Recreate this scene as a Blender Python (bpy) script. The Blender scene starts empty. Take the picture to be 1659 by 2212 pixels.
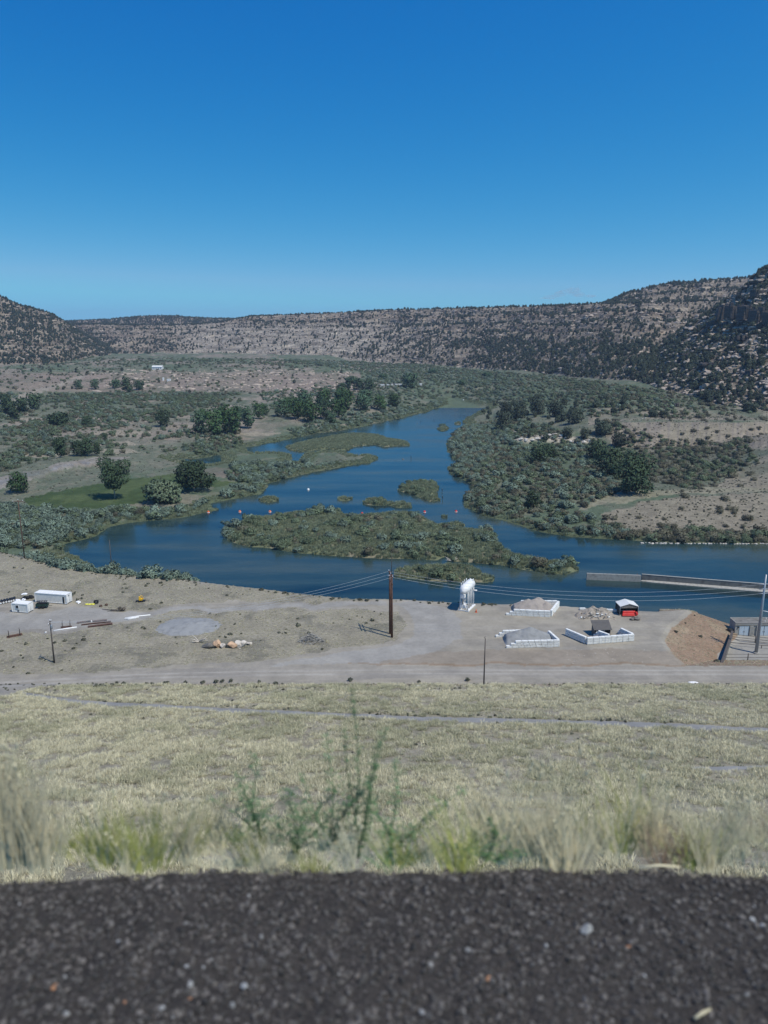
import bpy, math, random
import numpy as np
from mathutils import Vector, Matrix
R = math.radians
random.seed(7); RNG = np.random.default_rng(7)
scene = bpy.context.scene
COL = scene.collection

# ------------------------------------------------------------------ camera, world, sun, exposure
PITCH = 13.55; CX, CY, F = 829.5, 1106.0, 1664.0      # photo measured on a 1659 x 2212 grid
CAMZ = 75.0
cam_d = bpy.data.cameras.new("camera"); cam = bpy.data.objects.new("camera", cam_d); COL.objects.link(cam)
cam_d.sensor_fit = 'VERTICAL'; cam_d.sensor_height = 36.0; cam_d.lens = 36.0*F/2212.0
cam_d.clip_start = 0.05; cam_d.clip_end = 40000
cam.location = (0, 0, CAMZ); cam.rotation_euler = (R(90-PITCH), 0, 0)
cam_d.dof.use_dof = True; cam_d.dof.focus_distance = 220.0; cam_d.dof.aperture_fstop = 2.0
scene.camera = cam
SUN_EL = 59.5; SUN_AZ = 125.0                          # azimuth clockwise from +Y
w = bpy.data.worlds.new("World"); scene.world = w; w.use_nodes = True
nt = w.node_tree; nt.nodes.clear()
sky = nt.nodes.new('ShaderNodeTexSky'); sky.sky_type = 'NISHITA'; sky.sun_disc = False
sky.sun_elevation = R(SUN_EL); sky.sun_rotation = R(SUN_AZ); sky.altitude = 1800; sky.air_density = 1.0; sky.dust_density = 0.3; sky.ozone_density = 3.0
bg = nt.nodes.new('ShaderNodeBackground'); bg.inputs['Strength'].default_value = 0.13
wo = nt.nodes.new('ShaderNodeOutputWorld')
sep = nt.nodes.new('ShaderNodeSeparateColor'); cmb = nt.nodes.new('ShaderNodeCombineColor'); nt.links.new(sky.outputs[0], sep.inputs[0])
for i_, (k_, e_) in enumerate(((.066, 4.08), (.507, 1.44), (1.51, .64))):      # deep blue mountain sky
    pw = nt.nodes.new('ShaderNodeMath'); pw.operation = 'POWER'; pw.inputs[1].default_value = e_; ml = nt.nodes.new('ShaderNodeMath'); ml.operation = 'MULTIPLY'; ml.inputs[1].default_value = k_
    mn = nt.nodes.new('ShaderNodeMath'); mn.operation = 'MINIMUM'; mn.inputs[1].default_value = (1.15, 3.3, 5.0)[i_]
    nt.links.new(sep.outputs[i_], pw.inputs[0]); nt.links.new(pw.outputs[0], ml.inputs[0]); nt.links.new(ml.outputs[0], mn.inputs[0]); nt.links.new(mn.outputs[0], cmb.inputs[i_])
nt.links.new(cmb.outputs[0], bg.inputs[0]); nt.links.new(bg.outputs[0], wo.inputs[0])
wtc = nt.nodes.new('ShaderNodeTexCoord'); wad = nt.nodes.new('ShaderNodeVectorMath'); wad.operation = 'ADD'; wad.inputs[1].default_value = (0, 0, .13)
wno = nt.nodes.new('ShaderNodeVectorMath'); wno.operation = 'NORMALIZE'; nt.links.new(wtc.outputs['Generated'], wad.inputs[0]); nt.links.new(wad.outputs[0], wno.inputs[0]); nt.links.new(wno.outputs[0], sky.inputs[0])   # the clear mountain air shows no white band at the horizon
sd = bpy.data.lights.new("sun", 'SUN'); sun = bpy.data.objects.new("sun", sd); COL.objects.link(sun)
sd.energy = 3.1; sd.angle = R(0.53); sd.color = (1.0, 0.94, 0.84)
sv = Vector((math.sin(R(SUN_AZ))*math.cos(R(SUN_EL)), math.cos(R(SUN_AZ))*math.cos(R(SUN_EL)), math.sin(R(SUN_EL))))
sun.rotation_euler = sv.to_track_quat('Z', 'Y').to_euler(); sun.location = (60, -60, 160)
vs = scene.view_settings; vs.view_transform = 'Standard'; vs.look = 'None'; vs.exposure = 0.35; vs.gamma = 1.0; vs.use_curve_mapping = False
scene.cycles.max_bounces = 6; scene.cycles.transparent_max_bounces = 8; scene.cycles.use_denoising = True
try: scene.cycles.volume_bounces = 0
except Exception: pass

# ------------------------------------------------------------------ picture <-> place
cp, sp = math.cos(R(PITCH)), math.sin(R(PITCH))
def tu(px, py):
    xc = (np.asarray(px, float)-CX)/F; yd = (np.asarray(py, float)-CY)/F
    Y = cp - yd*sp; return xc/Y, (sp+yd*cp)/Y            # u = X/Y, t = drop/Y
def G(px, py, z=0.0):
    u, t = tu(px, py); Y = (CAMZ-z)/t
    return Vector((float(u*Y), float(Y), z))
def GN2(pts, z): return np.array([[*G(a, b, z)][:2] for a, b in pts])
def proj(X, Y, Z):
    d = Z-CAMZ; depth = Y*cp - d*sp; upc = Y*sp + d*cp
    depth = np.maximum(depth, 1e-3)
    return CX + F*X/depth, CY - F*upc/depth
def sm(x): x = np.clip(x, 0, 1); return x*x*(3-2*x)
def vnoise(x, y, s=0):
    xi = np.floor(x).astype(np.int64); yi = np.floor(y).astype(np.int64); fx = x-xi; fy = y-yi
    def h(a, b):
        n = (a*374761393 + b*668265263 + s*974634777) & 0xffffffff
        n = ((n ^ (n >> 13))*1274126177) & 0xffffffff
        return ((n ^ (n >> 16)) & 0xffff)/65535.0
    fx = fx*fx*fx*(fx*(fx*6-15)+10); fy = fy*fy*fy*(fy*(fy*6-15)+10)
    a = h(xi, yi); b = h(xi+1, yi); c = h(xi, yi+1); d = h(xi+1, yi+1)
    return (a*(1-fx)+b*fx)*(1-fy)+(c*(1-fx)+d*fx)*fy
def fbm(x, y, o=4, s=0, g=.5):
    r = 0; a = 1; t = 0
    for i in range(o):
        r = r+a*vnoise(x*2**i+i*17.3, y*2**i-i*9.1, s+i); t += a; a *= g
    return r/t                                           # 0..1
def inpoly(px, py, poly):
    r = np.zeros(np.shape(px), bool); n = len(poly)
    for i in range(n):
        x1, y1 = poly[i]; x2, y2 = poly[(i+1) % n]
        if y1 == y2: continue
        c = ((y1 > py) != (y2 > py)) & (px < (x2-x1)*(py-y1)/(y2-y1)+x1)
        r ^= c
    return r
def polysd(X, Y, poly):                                  # negative inside
    d2 = np.full(X.shape, 1e18); n = len(poly)
    for i in range(n):
        a = poly[i]; b = poly[(i+1) % n]; e = b-a; L = e@e
        if L < 1e-9: continue
        t = np.clip(((X-a[0])*e[0]+(Y-a[1])*e[1])/L, 0, 1)
        d2 = np.minimum(d2, (X-a[0]-t*e[0])**2+(Y-a[1]-t*e[1])**2)
    d = np.sqrt(d2); return np.where(inpoly(X, Y, poly), -d, d)

# ------------------------------------------------------------------ outlines of the place
ZW = -7.0
RIVER = [(965,862),(969,857.6),(985,858),(1001.7,864),(1030,872),(1058,877.5),(1044.7,887),(1011.6,900.6),(1001,908),(1004,918),(990,928),(975,942),(967,955),(967,971.7),(975,985),(991.7,1004.8),(966,1011),(968.6,1021),(1005,1038),(1020,1048),(1001.7,1074),(1008,1097),(1044.7,1114),(1097,1126),(1131,1138),(1182,1151.7),(1232.6,1160),(1287,1163.5),(1354.5,1167),(1422,1172),(1659,1175),(1900,1178),
 (1950,1460),(1400,1380),(1000,1350),(700,1330),(400,1290),(250,1250),(185,1218),(140,1190),(139,1177),(178.6,1165.5),(211.6,1155.6),(238,1139),(281,1129),(330.7,1124),(390,1119),(430,1109),(473,1101),(453,1094.4),(456,1086),(516,1076),(548.6,1068),(558.5,1067.6),(575,1054),(581.7,1044.5),(614.7,1034.5),(681,1018),(714,1013),(763.5,1004.8),(806.5,999.8),(813,988),(800,983),(780,985),(766.9,985),(747,976.7),(697.4,975),(654.4,981.6),(649,990),(644.5,999),(634,999),(629.6,994.9),(628,981.6),(591.6,978),(548.6,978.3),(540,975),(530,966),(548.6,963.5),(608,952),(647.8,943.6),(681,937),(733.8,930),(780,922),(829.7,910.5),(879,899),(922,889),(967,872.5)]
POND = [(373.7,985),(413,988.6),(456,983.6),(463,979.7),(478,980),(479.5,997),(446,1001),(413,997),(397,992)]
ISL = {
 'reed': [(621.4,965),(657.7,955),(707,945),(763.5,937),(813,940),(846,950),(882.6,955),(884,961.8),(829.7,965),(806.5,960),(763.5,965),(747,973),(697.4,971.7),(647.8,976.7),(624.7,971.7)],
 'big': [(483,1152),(487,1143),(505,1133),(548.6,1120.5),(614.7,1110.6),(681,1104),(727,1105.6),(743.7,1114),(786.7,1114),(839.6,1109),(882.6,1107),(905.8,1114),(935.5,1132),(972,1138.7),(1011.6,1145),(1058,1148.6),(1071,1160),(1067.8,1170),(1097,1190),(1110,1200),(1180,1212),(1245,1222),(1250,1232),(1220,1242),(1130,1230),(1080,1220),(1030,1216),(978.5,1213),(965,1200),(945,1211),(879,1208),(813,1206.5),(714,1201.5),(648,1195),(581.7,1185),(548.6,1181.7),(515,1175),(490,1165)],
 'low': [(849.6,1236),(872.7,1226),(945,1222),(1011.6,1222),(1038,1233),(1051,1247),(1066,1248),(1063,1256),(1038,1258),(1016.7,1259),(978.5,1257),(912,1252.8),(856,1246)],
 'b': [(859.5,1060),(879,1046),(912,1040),(942,1044),(948.7,1053),(942,1064),(950,1081),(929,1083.5),(892.5,1069)],
 'c': [(785,1088),(795,1079),(820,1078),(838,1086),(858,1088),(870,1085),(885,1088),(889,1096),(860,1097),(840,1092),(800,1092)],
 'e': [(730.5,1079),(740,1075),(757,1077),(755,1081),(738,1082)],
 'f': [(968.6,1131),(985,1129),(1005,1132),(1004,1137),(975,1137)],
 'g': [(945,927),(952,922),(966,922),(968.6,928),(955,931)],
 'h': [(982,914),(992,912),(997,916),(985,918)],
 'j': [(953.7,1117),(963.6,1116),(962,1119)],
 'r': [(560,1080),(575,1074),(600,1076),(603,1082),(580,1086),(563,1084)],
}
PAD = [(-400,1150),(0,1192),(60,1205),(130,1225),(210,1237),(330,1248),(400,1253),(560,1271),(660,1284),(760,1293),(860,1294),(960,1300),(1080,1305),(1150,1303),(1330,1319),(1430,1321),(1483,1318),(1437,1350),(1425,1380),(1450,1415),(1480,1438),(2100,1438),(2100,1560),(-400,1560)]

# ------------------------------------------------------------------ terrain on a fan-shaped grid (rows of equal Y, columns of equal X/Y)
Yr = [2.02]
while Yr[-1] < 45: Yr.append(Yr[-1]*1.03)
while Yr[-1] < 320: Yr.append(Yr[-1]*1.0034)
while Yr[-1] < 2150: Yr.append(Yr[-1]*1.0052)
while Yr[-1] < 7000: Yr.append(Yr[-1]*1.04)
Yr = np.array(Yr); NU = 780; Ur = np.linspace(-0.68, 0.68, NU)
U, Y = np.meshgrid(Ur, Yr); X = U*Y
DAMY = [0, 2.1, 2.4, 45, 50, 60, 80, 100, 125, 145, 152, 156]
DAMZ = [72.6, 72.6, 72.3, 36.4, 34.7, 31.0, 23.2, 16.6, 9.2, 3.1, 0.5, -20]
def damz(Y): return np.interp(Y, DAMY, DAMZ)
def cols(tab, k):                                        # column tables are given at picture x on the horizon
    us = [float(tu(r[0], 720)[0]) for r in tab]; return np.interp(U, us, [r[k] for r in tab])
def TY(py, z): return (CAMZ-z)/tu(CX, py)[1]
n1 = fbm(X/90, Y/90, 4, 1); n2 = fbm(X/22, Y/22, 4, 2); n3 = fbm(X/6, Y/6, 3, 3)
V = -5.2 + 10.5*sm((Y-300)/1000) + (n1-.5)*4*sm((Y-320)/300) + (n2-.5)*1.2*sm((Y-230)/100)
# the bluff on the left plain, the road bank, the benches of the right bank: ramps between a toe and a rim
def ramp(tab, dz, back=None):
    ty = TY(cols(tab, 1), cols(tab, 2)); ry = TY(cols(tab, 3), cols(tab, 2)+dz)
    s = sm((Y-ty)/(ry-ty)); m = cols(tab, 4)
    if back: s = s*(1-sm((Y-ry*back[0])/(ry*(back[1]-back[0]))))
    return s*dz*m
V = V+ramp([(-300,868,1,830,1),(0,868,1,830,1),(200,850,2,812,1),(420,848,2,806,1),(600,846,2,803,1),(700,844,2,806,1),(800,838,2,808,0)], 10)*(0.7+0.6*n2)
V = V+ramp([(-300,1085,-5,1040,1),(0,1062,-5,1030,1),(120,1015,-4,998,1),(290,1000,-4,984,1),(330,995,-4,982,0)], 3.0, (1.05,1.12))
V = V+ramp([(1030,962,-3,945,0),(1130,962,-3,940,1),(1290,962,-3,930,1),(1340,962,-3,925,.5),(1700,962,-3,925,0)], 6)
V = V+ramp([(1210,960,-1,912,0),(1300,962,-1,912,.5),(1365,965,-1,912,1),(1419,968,-1,916,1),(1600,962,-1,914,1),(1750,955,-1,912,1)], 11)
V = V+ramp([(1160,912,4,895,0),(1330,908,4,897,1),(1600,905,8,887,1),(1750,905,8,887,1)], 3)
V = V+26*np.exp(-(((X-262)/48)**2+((Y-430)/75)**2))
V = V+4.5*np.exp(-(((X-150)/60)**2+((Y-340)/38)**2))
# river, pond and islands
near = (Y > 140) & (Y < 1000); Xn, Yn = X[near], Y[near]
jit = (fbm(Xn/9, Yn/9, 3, 5)-.5)*np.clip(Yn/110, 2, 7)
Ln = polysd(Xn, Yn, GN2(RIVER, ZW))+jit
isl_id = np.zeros(Xn.shape, int)
for k, (nm, pl) in enumerate(ISL.items()):
    s = -polysd(Xn, Yn, GN2(pl, ZW))+jit*(.8 if nm in ('big', 'reed', 'low') else .3)
    isl_id[(s > Ln) & (s > 0)] = k+1; Ln = np.maximum(Ln, s)
Ln = np.minimum(Ln, polysd(Xn, Yn, GN2(POND, ZW+1))+jit*.3)
L = np.full(X.shape, 200.0); L[near] = Ln
ISLID = np.zeros(X.shape, int); ISLID[near] = isl_id
Z = np.where(L < 0, ZW-1.3*sm(-L/5)-.02, ZW+np.clip(L*.28, 0, .8)+(V-ZW-.8)*sm((L-2)/60)+(n3-.5)*.5*sm(L/4))
Z = np.where(ISLID > 0, np.minimum(Z, ZW+.5+np.clip(L*.15, 0, 1.0)+(n3-.5)*.4), Z)
# canyon walls.  rows: picture x, toe y, toe z, rim y, depth of the slope
def wall(tab, steps, rough, seed, floor=0.45, off=0):
    g = fbm(U*28+seed, U*0+Y/900, 4, seed)-.5; g2 = fbm(U*90, Y/260, 3, seed+3)-.5
    tz = cols(tab, 2); ty = TY(cols(tab, 1), tz)*(1+.05*g); dep = cols(tab, 4); ry = TY(cols(tab, 1), tz)+dep
    zr = CAMZ-tu(CX, cols(tab, 3))[1]*ry
    s = (Y-ty)/(ry-ty)+(.10*g+.05*g2)*sm((Y-ty)/60)*sm((ry-Y)/60+.2)
    sc = np.clip(s, 0, 1); q = sc*steps+(n1-.5)*.9; fl = np.floor(q); fr = q-fl
    st = (fl+np.clip((fr-.62)/.38, 0, 1)-(n1-.5)*.9)/steps
    mix = np.clip((sc-.25)*2, 0, 1)*rough
    prof = np.clip(sc*(1-mix)+st*mix, 0, 1)
    z = tz+(zr-tz)*prof+(n2-.5)*7*sm(s*4)*np.clip(1.05-s, 0, 1)*1.6+(n3-.5)*2.2*sm(s*4)*np.clip(1.1-s, 0, 1)
    z = np.where(s >= 1, zr+(n2-.5)*2.0-np.clip(Y-ry, 0, 900)*.004, z)
    return np.where(s > 0, z, -99), s
W1 = [(-400,770,6,690,350),(140,772,6,701,360),(300,775,6,703,360),(400,775,6,702,360),(470,775,6,698,360),(540,776,6,684,340),(620,777,6,681,330),(700,779,6,678,330),(830,783,6,671,330),(1000,793,7,666,360),(1100,801,8,664,400),(1200,813,9,661,430),(1300,832,10,657,460),(1400,846,11,655,500),(1550,862,12,650,560),(1750,880,12,645,600)]
W2 = [(1270,700,60,668,90),(1295,690,80,657,100),(1320,690,80,646,110),(1350,690,85,633,120),(1380,690,85,625,130),(1430,690,85,614,140),(1500,690,85,608,140),(1560,690,85,604,140),(1620,690,85,598,140),(1750,690,85,588,140)]
W3 = [(1370,846,9,846,60),(1385,848,9,838,90),(1436,858,10,748,200),(1497,866,11,696,230),(1530,870,12,678,240),(1554,873,12,656,240),(1598,877,12,624,240),(1622,879,12,590,240),(1652,881,12,574,240),(1750,888,12,530,240),(1900,895,12,490,240)]
W4 = [(-300,815,8,560,380),(-100,806,8,612,340),(0,801,8,637,320),(50,799,8,661,310),(79,798,8,667,305),(106,796,8,677,300),(132,794,8,690,280),(165,788,7,712,260),(198,782,7,735,230),(248,777,7,756,200),(298,774,7,769,120),(330,773,7,773,60)]
L1, s1 = wall(W1, 6, .8, 11)
us2 = [float(tu(r[0], 720)[0]) for r in W2]
ry1 = TY(cols(W1, 1), cols(W1, 2))+cols(W1, 4)
ty2 = ry1+60; ryy2 = ty2+cols(W2, 4)*1.6; zr2 = CAMZ-tu(CX, cols(W2, 3))[1]*ryy2; zt2 = CAMZ-tu(CX, np.minimum(cols(W1, 3), 664))[1]*ty2*.99
s2 = (Y-ty2)/(ryy2-ty2)+(fbm(U*60, Y/300, 3, 44)-.5)*.15; sc = np.clip(s2, 0, 1)
pr2 = np.interp(sc, [0, .3, .38, .6, .68, .95, 1], [0, .2, .42, .55, .8, .97, 1])
L2 = np.where((s2 > 0) & (U > us2[0]-.0), zt2+(zr2-zt2)*pr2+(n2-.5)*2.5, -99)
L3, s3 = wall(W3, 5, .55, 21)
L3 = np.where(U > float(tu(1370, 720)[0]), L3, -99)
L4, s4 = wall(W4, 5, .4, 31)
L4 = np.where(U < float(tu(330, 720)[0]), L4, -99)
# butte behind the left end of the far wall
tabB = [(120,0,0,697,0),(190,0,0,693,0),(250,0,0,690,0),(300,0,0,685.5,0),(330,0,0,683.5,0),(385,0,0,684,0),(400,0,0,686,0),(450,0,0,689,0),(560,0,0,690,0),(620,0,0,700,0)]
zb = CAMZ-tu(CX, cols(tabB, 3))[1]*2700
LB = np.where((Y > 2450) & (Y < 2900), zb-np.clip((2620-Y)/170, 0, 1)*22, -99); LB = np.where((U > float(tu(120, 720)[0])) & (U < float(tu(600, 720)[0])), LB, -99)
WID = np.zeros(X.shape, int)
for k, LL in ((1, L1), (1, L2), (1, LB), (3, L3), (4, L4)):
    m = LL > Z; Z = np.where(m, LL, Z); WID = np.where(m, k, WID)
WID = np.where((WID == 0) & (Y > 2100), 1, WID)
# work pad, power house yard, dam face
pn = (Y > 140) & (Y < 330)
sp_ = np.full(X.shape, 999.); sp_[pn] = polysd(X[pn], Y[pn], GN2(PAD, 0))
sp_ = sp_+(n2-.5)*1.6
zp = np.where(sp_ < 0, (n2-.5)*.35*sm((Y-158)/8), np.where(U > float(tu(1420, 1350)[0]), np.where(X/Y > 0, -sp_*.36, 0), -sp_*.75))
uY = float(tu(1500, 1400)[0])
yard = (U > uY) & (Y > 150) & (Y < 199)
zp = np.where(U > uY, np.where(Y < 199, np.maximum(zp, -5.0), -5-(Y-199)*1.2), zp)
zp = np.where(sp_ > 900, -99, zp)
zd = damz(Y)+(n3-.5)*.35*sm((Y-45)/10)*sm((152-Y)/6)+(n2-.5)*.8*sm((Y-45)/10)*sm((150-Y)/20)
PADM = (zp > Z) & (zp > zd)
Z = np.maximum(Z, zp); DAMM = zd > Z; Z = np.maximum(Z, zd)
Z[0, :] = 72.0
def HZ(x, y):                                            # ground height under a point
    x = np.atleast_1d(np.asarray(x, float)); y = np.atleast_1d(np.asarray(y, float))
    fu = np.clip((x/y-Ur[0])/(Ur[1]-Ur[0]), 0, NU-1.001); fy = np.clip(np.interp(y, Yr, np.arange(len(Yr))), 0, len(Yr)-1.001)
    i = fu.astype(int); j = fy.astype(int); a = fu-i; b = fy-j
    return (Z[j, i]*(1-a)+Z[j, i+1]*a)*(1-b)+(Z[j+1, i]*(1-a)+Z[j+1, i+1]*a)*b
def onground(px, py, z0=None):                           # first ground point seen at a picture point
    u, t = tu(px, py); u = float(u); t = float(t)
    ys = Yr[Yr > 45]; hz = HZ(u*ys, ys); vis = (CAMZ-hz)/ys
    k = np.argmax(vis <= t)
    if k == 0: return Vector((u*ys[0], ys[0], float(hz[0])))
    a, b = vis[k-1]-t, t-vis[k]; f = a/(a+b+1e-9); yy = ys[k-1]*(1-f)+ys[k]*f
    return Vector((u*yy, yy, float(HZ(u*yy, yy)[0])))
PX, PY = proj(X, Y, Z)
# first visible surface: running minimum of drop/Y along each column
vis_t = (CAMZ-Z)/Y; run = np.minimum.accumulate(vis_t[np.searchsorted(Yr, 44):], 0)
VIS = np.zeros(X.shape, bool); VIS[np.searchsorted(Yr, 44):] = vis_t[np.searchsorted(Yr, 44):] <= run+2.5/Y[np.searchsorted(Yr, 44):]

# ------------------------------------------------------------------ materials
def newmat(name):
    m = bpy.data.materials.new(name); m.use_nodes = True; n = m.node_tree; b = n.nodes['Principled BSDF']
    b.inputs['Specular IOR Level'].default_value = .25; b.inputs['Roughness'].default_value = .85
    return m, n, b
def noise(n, scale, detail=4, vec=None, rough=.55):
    t = n.nodes.new('ShaderNodeTexNoise'); t.inputs['Scale'].default_value = scale; t.inputs['Detail'].default_value = detail; t.inputs['Roughness'].default_value = rough
    if vec is not None: n.links.new(vec, t.inputs['Vector'])
    return t
def ramp_(n, fac, stops):
    r = n.nodes.new('ShaderNodeValToRGB'); e = r.color_ramp.elements
    e[0].position = stops[0][0]; e[0].color = (*stops[0][1], 1) if len(stops[0][1]) == 3 else stops[0][1]
    e[1].position = stops[-1][0]; e[1].color = (*stops[-1][1], 1)
    for p, c in stops[1:-1]: x = e.new(p); x.color = (*c, 1)
    n.links.new(fac, r.inputs[0]); return r
def mixc(n, mode, a, b, fac):
    x = n.nodes.new('ShaderNodeMix'); x.data_type = 'RGBA'; x.blend_type = mode
    for i, v in ((6, a), (7, b)):
        if isinstance(v, (tuple, list)): x.inputs[i].default_value = (*v, 1)
        else: n.links.new(v, x.inputs[i])
    if isinstance(fac, float): x.inputs[0].default_value = fac
    else: n.links.new(fac, x.inputs[0])
    return x.outputs[2]
def bump(n, b, h, strength, dist):
    k = n.nodes.new('ShaderNodeBump'); k.inputs['Strength'].default_value = strength; k.inputs['Distance'].default_value = dist
    n.links.new(h, k.inputs['Height']); n.links.new(k.outputs[0], b.inputs['Normal'])
def plain(name, col, rough=.7, metal=0., vary=.12, scale=2., spec=.3, dirt=None):
    m, n, b = newmat(name); tc = n.nodes.new('ShaderNodeTexCoord')
    t = noise(n, scale, 5, tc.outputs['Object']); lo = tuple(c*(1-vary*1.6) for c in (dirt or col)); hi = tuple(min(1, c*(1+vary*.7)) for c in col)
    r = ramp_(n, t.outputs[0], [(.3, lo), (.5, col), (.75, hi)]); n.links.new(r.outputs[0], b.inputs['Base Color'])
    b.inputs['Roughness'].default_value = rough; b.inputs['Metallic'].default_value = metal; b.inputs['Specular IOR Level'].default_value = spec
    return m
def groundmat(name, s1, s2, bd, amt=.35, strata=False, bstr=.9):
    m, n, b = newmat(name); at = n.nodes.new('ShaderNodeAttribute'); at.attribute_name = 'Col'; g = n.nodes.new('ShaderNodeNewGeometry'); P = g.outputs['Position']
    a = noise(n, s1, 6, P, .65); c = noise(n, s2, 6, P, .7)
    r1 = ramp_(n, a.outputs[0], [(.28, (1-amt,)*3), (.5, (1, 1, 1)), (.72, (1+amt*.8,)*3)])
    r2 = ramp_(n, c.outputs[0], [(.3, (1-amt*1.2,)*3), (.55, (1, 1, 1)), (.75, (1+amt,)*3)])
    o = mixc(n, 'MULTIPLY', at.outputs['Color'], r1.outputs[0], 1.); o = mixc(n, 'MULTIPLY', o, r2.outputs[0], 1.)
    h = c.outputs[0]
    if strata:
        mp = n.nodes.new('ShaderNodeMapping'); mp.inputs['Scale'].default_value = (.012, .012, .17); n.links.new(P, mp.inputs[0])
        s = noise(n, 1., 5, mp.outputs[0], .7); rs = ramp_(n, s.outputs[0], [(.42, (.5, .49, .47)), (.47, (.95, .94, .92)), (.54, (1, 1, 1)), (.59, (1.45, 1.42, 1.34))])
        o = mixc(n, 'MULTIPLY', o, rs.outputs[0], .8)
        mp2 = n.nodes.new('ShaderNodeMapping'); mp2.inputs['Scale'].default_value = (.07, .04, .30); n.links.new(P, mp2.inputs[0])
        s2_ = noise(n, 1., 6, mp2.outputs[0], .75); ad = n.nodes.new('ShaderNodeMath'); ad.operation = 'ADD'
        mu = n.nodes.new('ShaderNodeMath'); mu.operation = 'MULTIPLY'; mu.inputs[1].default_value = 3.; n.links.new(s2_.outputs[0], mu.inputs[0])
        n.links.new(mu.outputs[0], ad.inputs[0]); n.links.new(c.outputs[0], ad.inputs[1]); h = ad.outputs[0]
    n.links.new(o, b.inputs['Base Color']); b.inputs['Roughness'].default_value = .95; b.inputs['Specular IOR Level'].default_value = .1
    bump(n, b, h, bstr, bd); return m
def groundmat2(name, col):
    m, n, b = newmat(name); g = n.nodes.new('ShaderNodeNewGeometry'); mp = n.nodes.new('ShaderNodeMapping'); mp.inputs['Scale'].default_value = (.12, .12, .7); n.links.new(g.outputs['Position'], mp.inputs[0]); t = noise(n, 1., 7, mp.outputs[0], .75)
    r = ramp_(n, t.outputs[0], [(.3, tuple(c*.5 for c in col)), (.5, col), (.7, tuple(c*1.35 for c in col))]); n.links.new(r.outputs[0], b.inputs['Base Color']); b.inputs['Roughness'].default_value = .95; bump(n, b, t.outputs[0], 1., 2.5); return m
def leafmat(name, c1, c2, scale=1.2, trans=.18, byobj=.25):
    m, n, b = newmat(name); tc = n.nodes.new('ShaderNodeTexCoord'); oi = n.nodes.new('ShaderNodeObjectInfo')
    t = noise(n, scale, 4, tc.outputs['Object']); r = ramp_(n, t.outputs[0], [(.32, c1), (.68, c2)])
    hsv = n.nodes.new('ShaderNodeHueSaturation'); mr = n.nodes.new('ShaderNodeMapRange'); mr.inputs[3].default_value = 1-byobj; mr.inputs[4].default_value = 1+byobj
    n.links.new(oi.outputs['Random'], mr.inputs[0]); n.links.new(mr.outputs[0], hsv.inputs['Value']); n.links.new(r.outputs[0], hsv.inputs['Color'])
    n.links.new(hsv.outputs[0], b.inputs['Base Color']); b.inputs['Roughness'].default_value = .75; b.inputs['Specular IOR Level'].default_value = .15
    tr = n.nodes.new('ShaderNodeBsdfTranslucent'); n.links.new(hsv.outputs[0], tr.inputs[0]); mx = n.nodes.new('ShaderNodeMixShader'); mx.inputs[0].default_value = trans
    n.links.new(b.outputs[0], mx.inputs[1]); n.links.new(tr.outputs[0], mx.inputs[2]); n.links.new(mx.outputs[0], n.nodes['Material Output'].inputs[0]); return m
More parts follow.
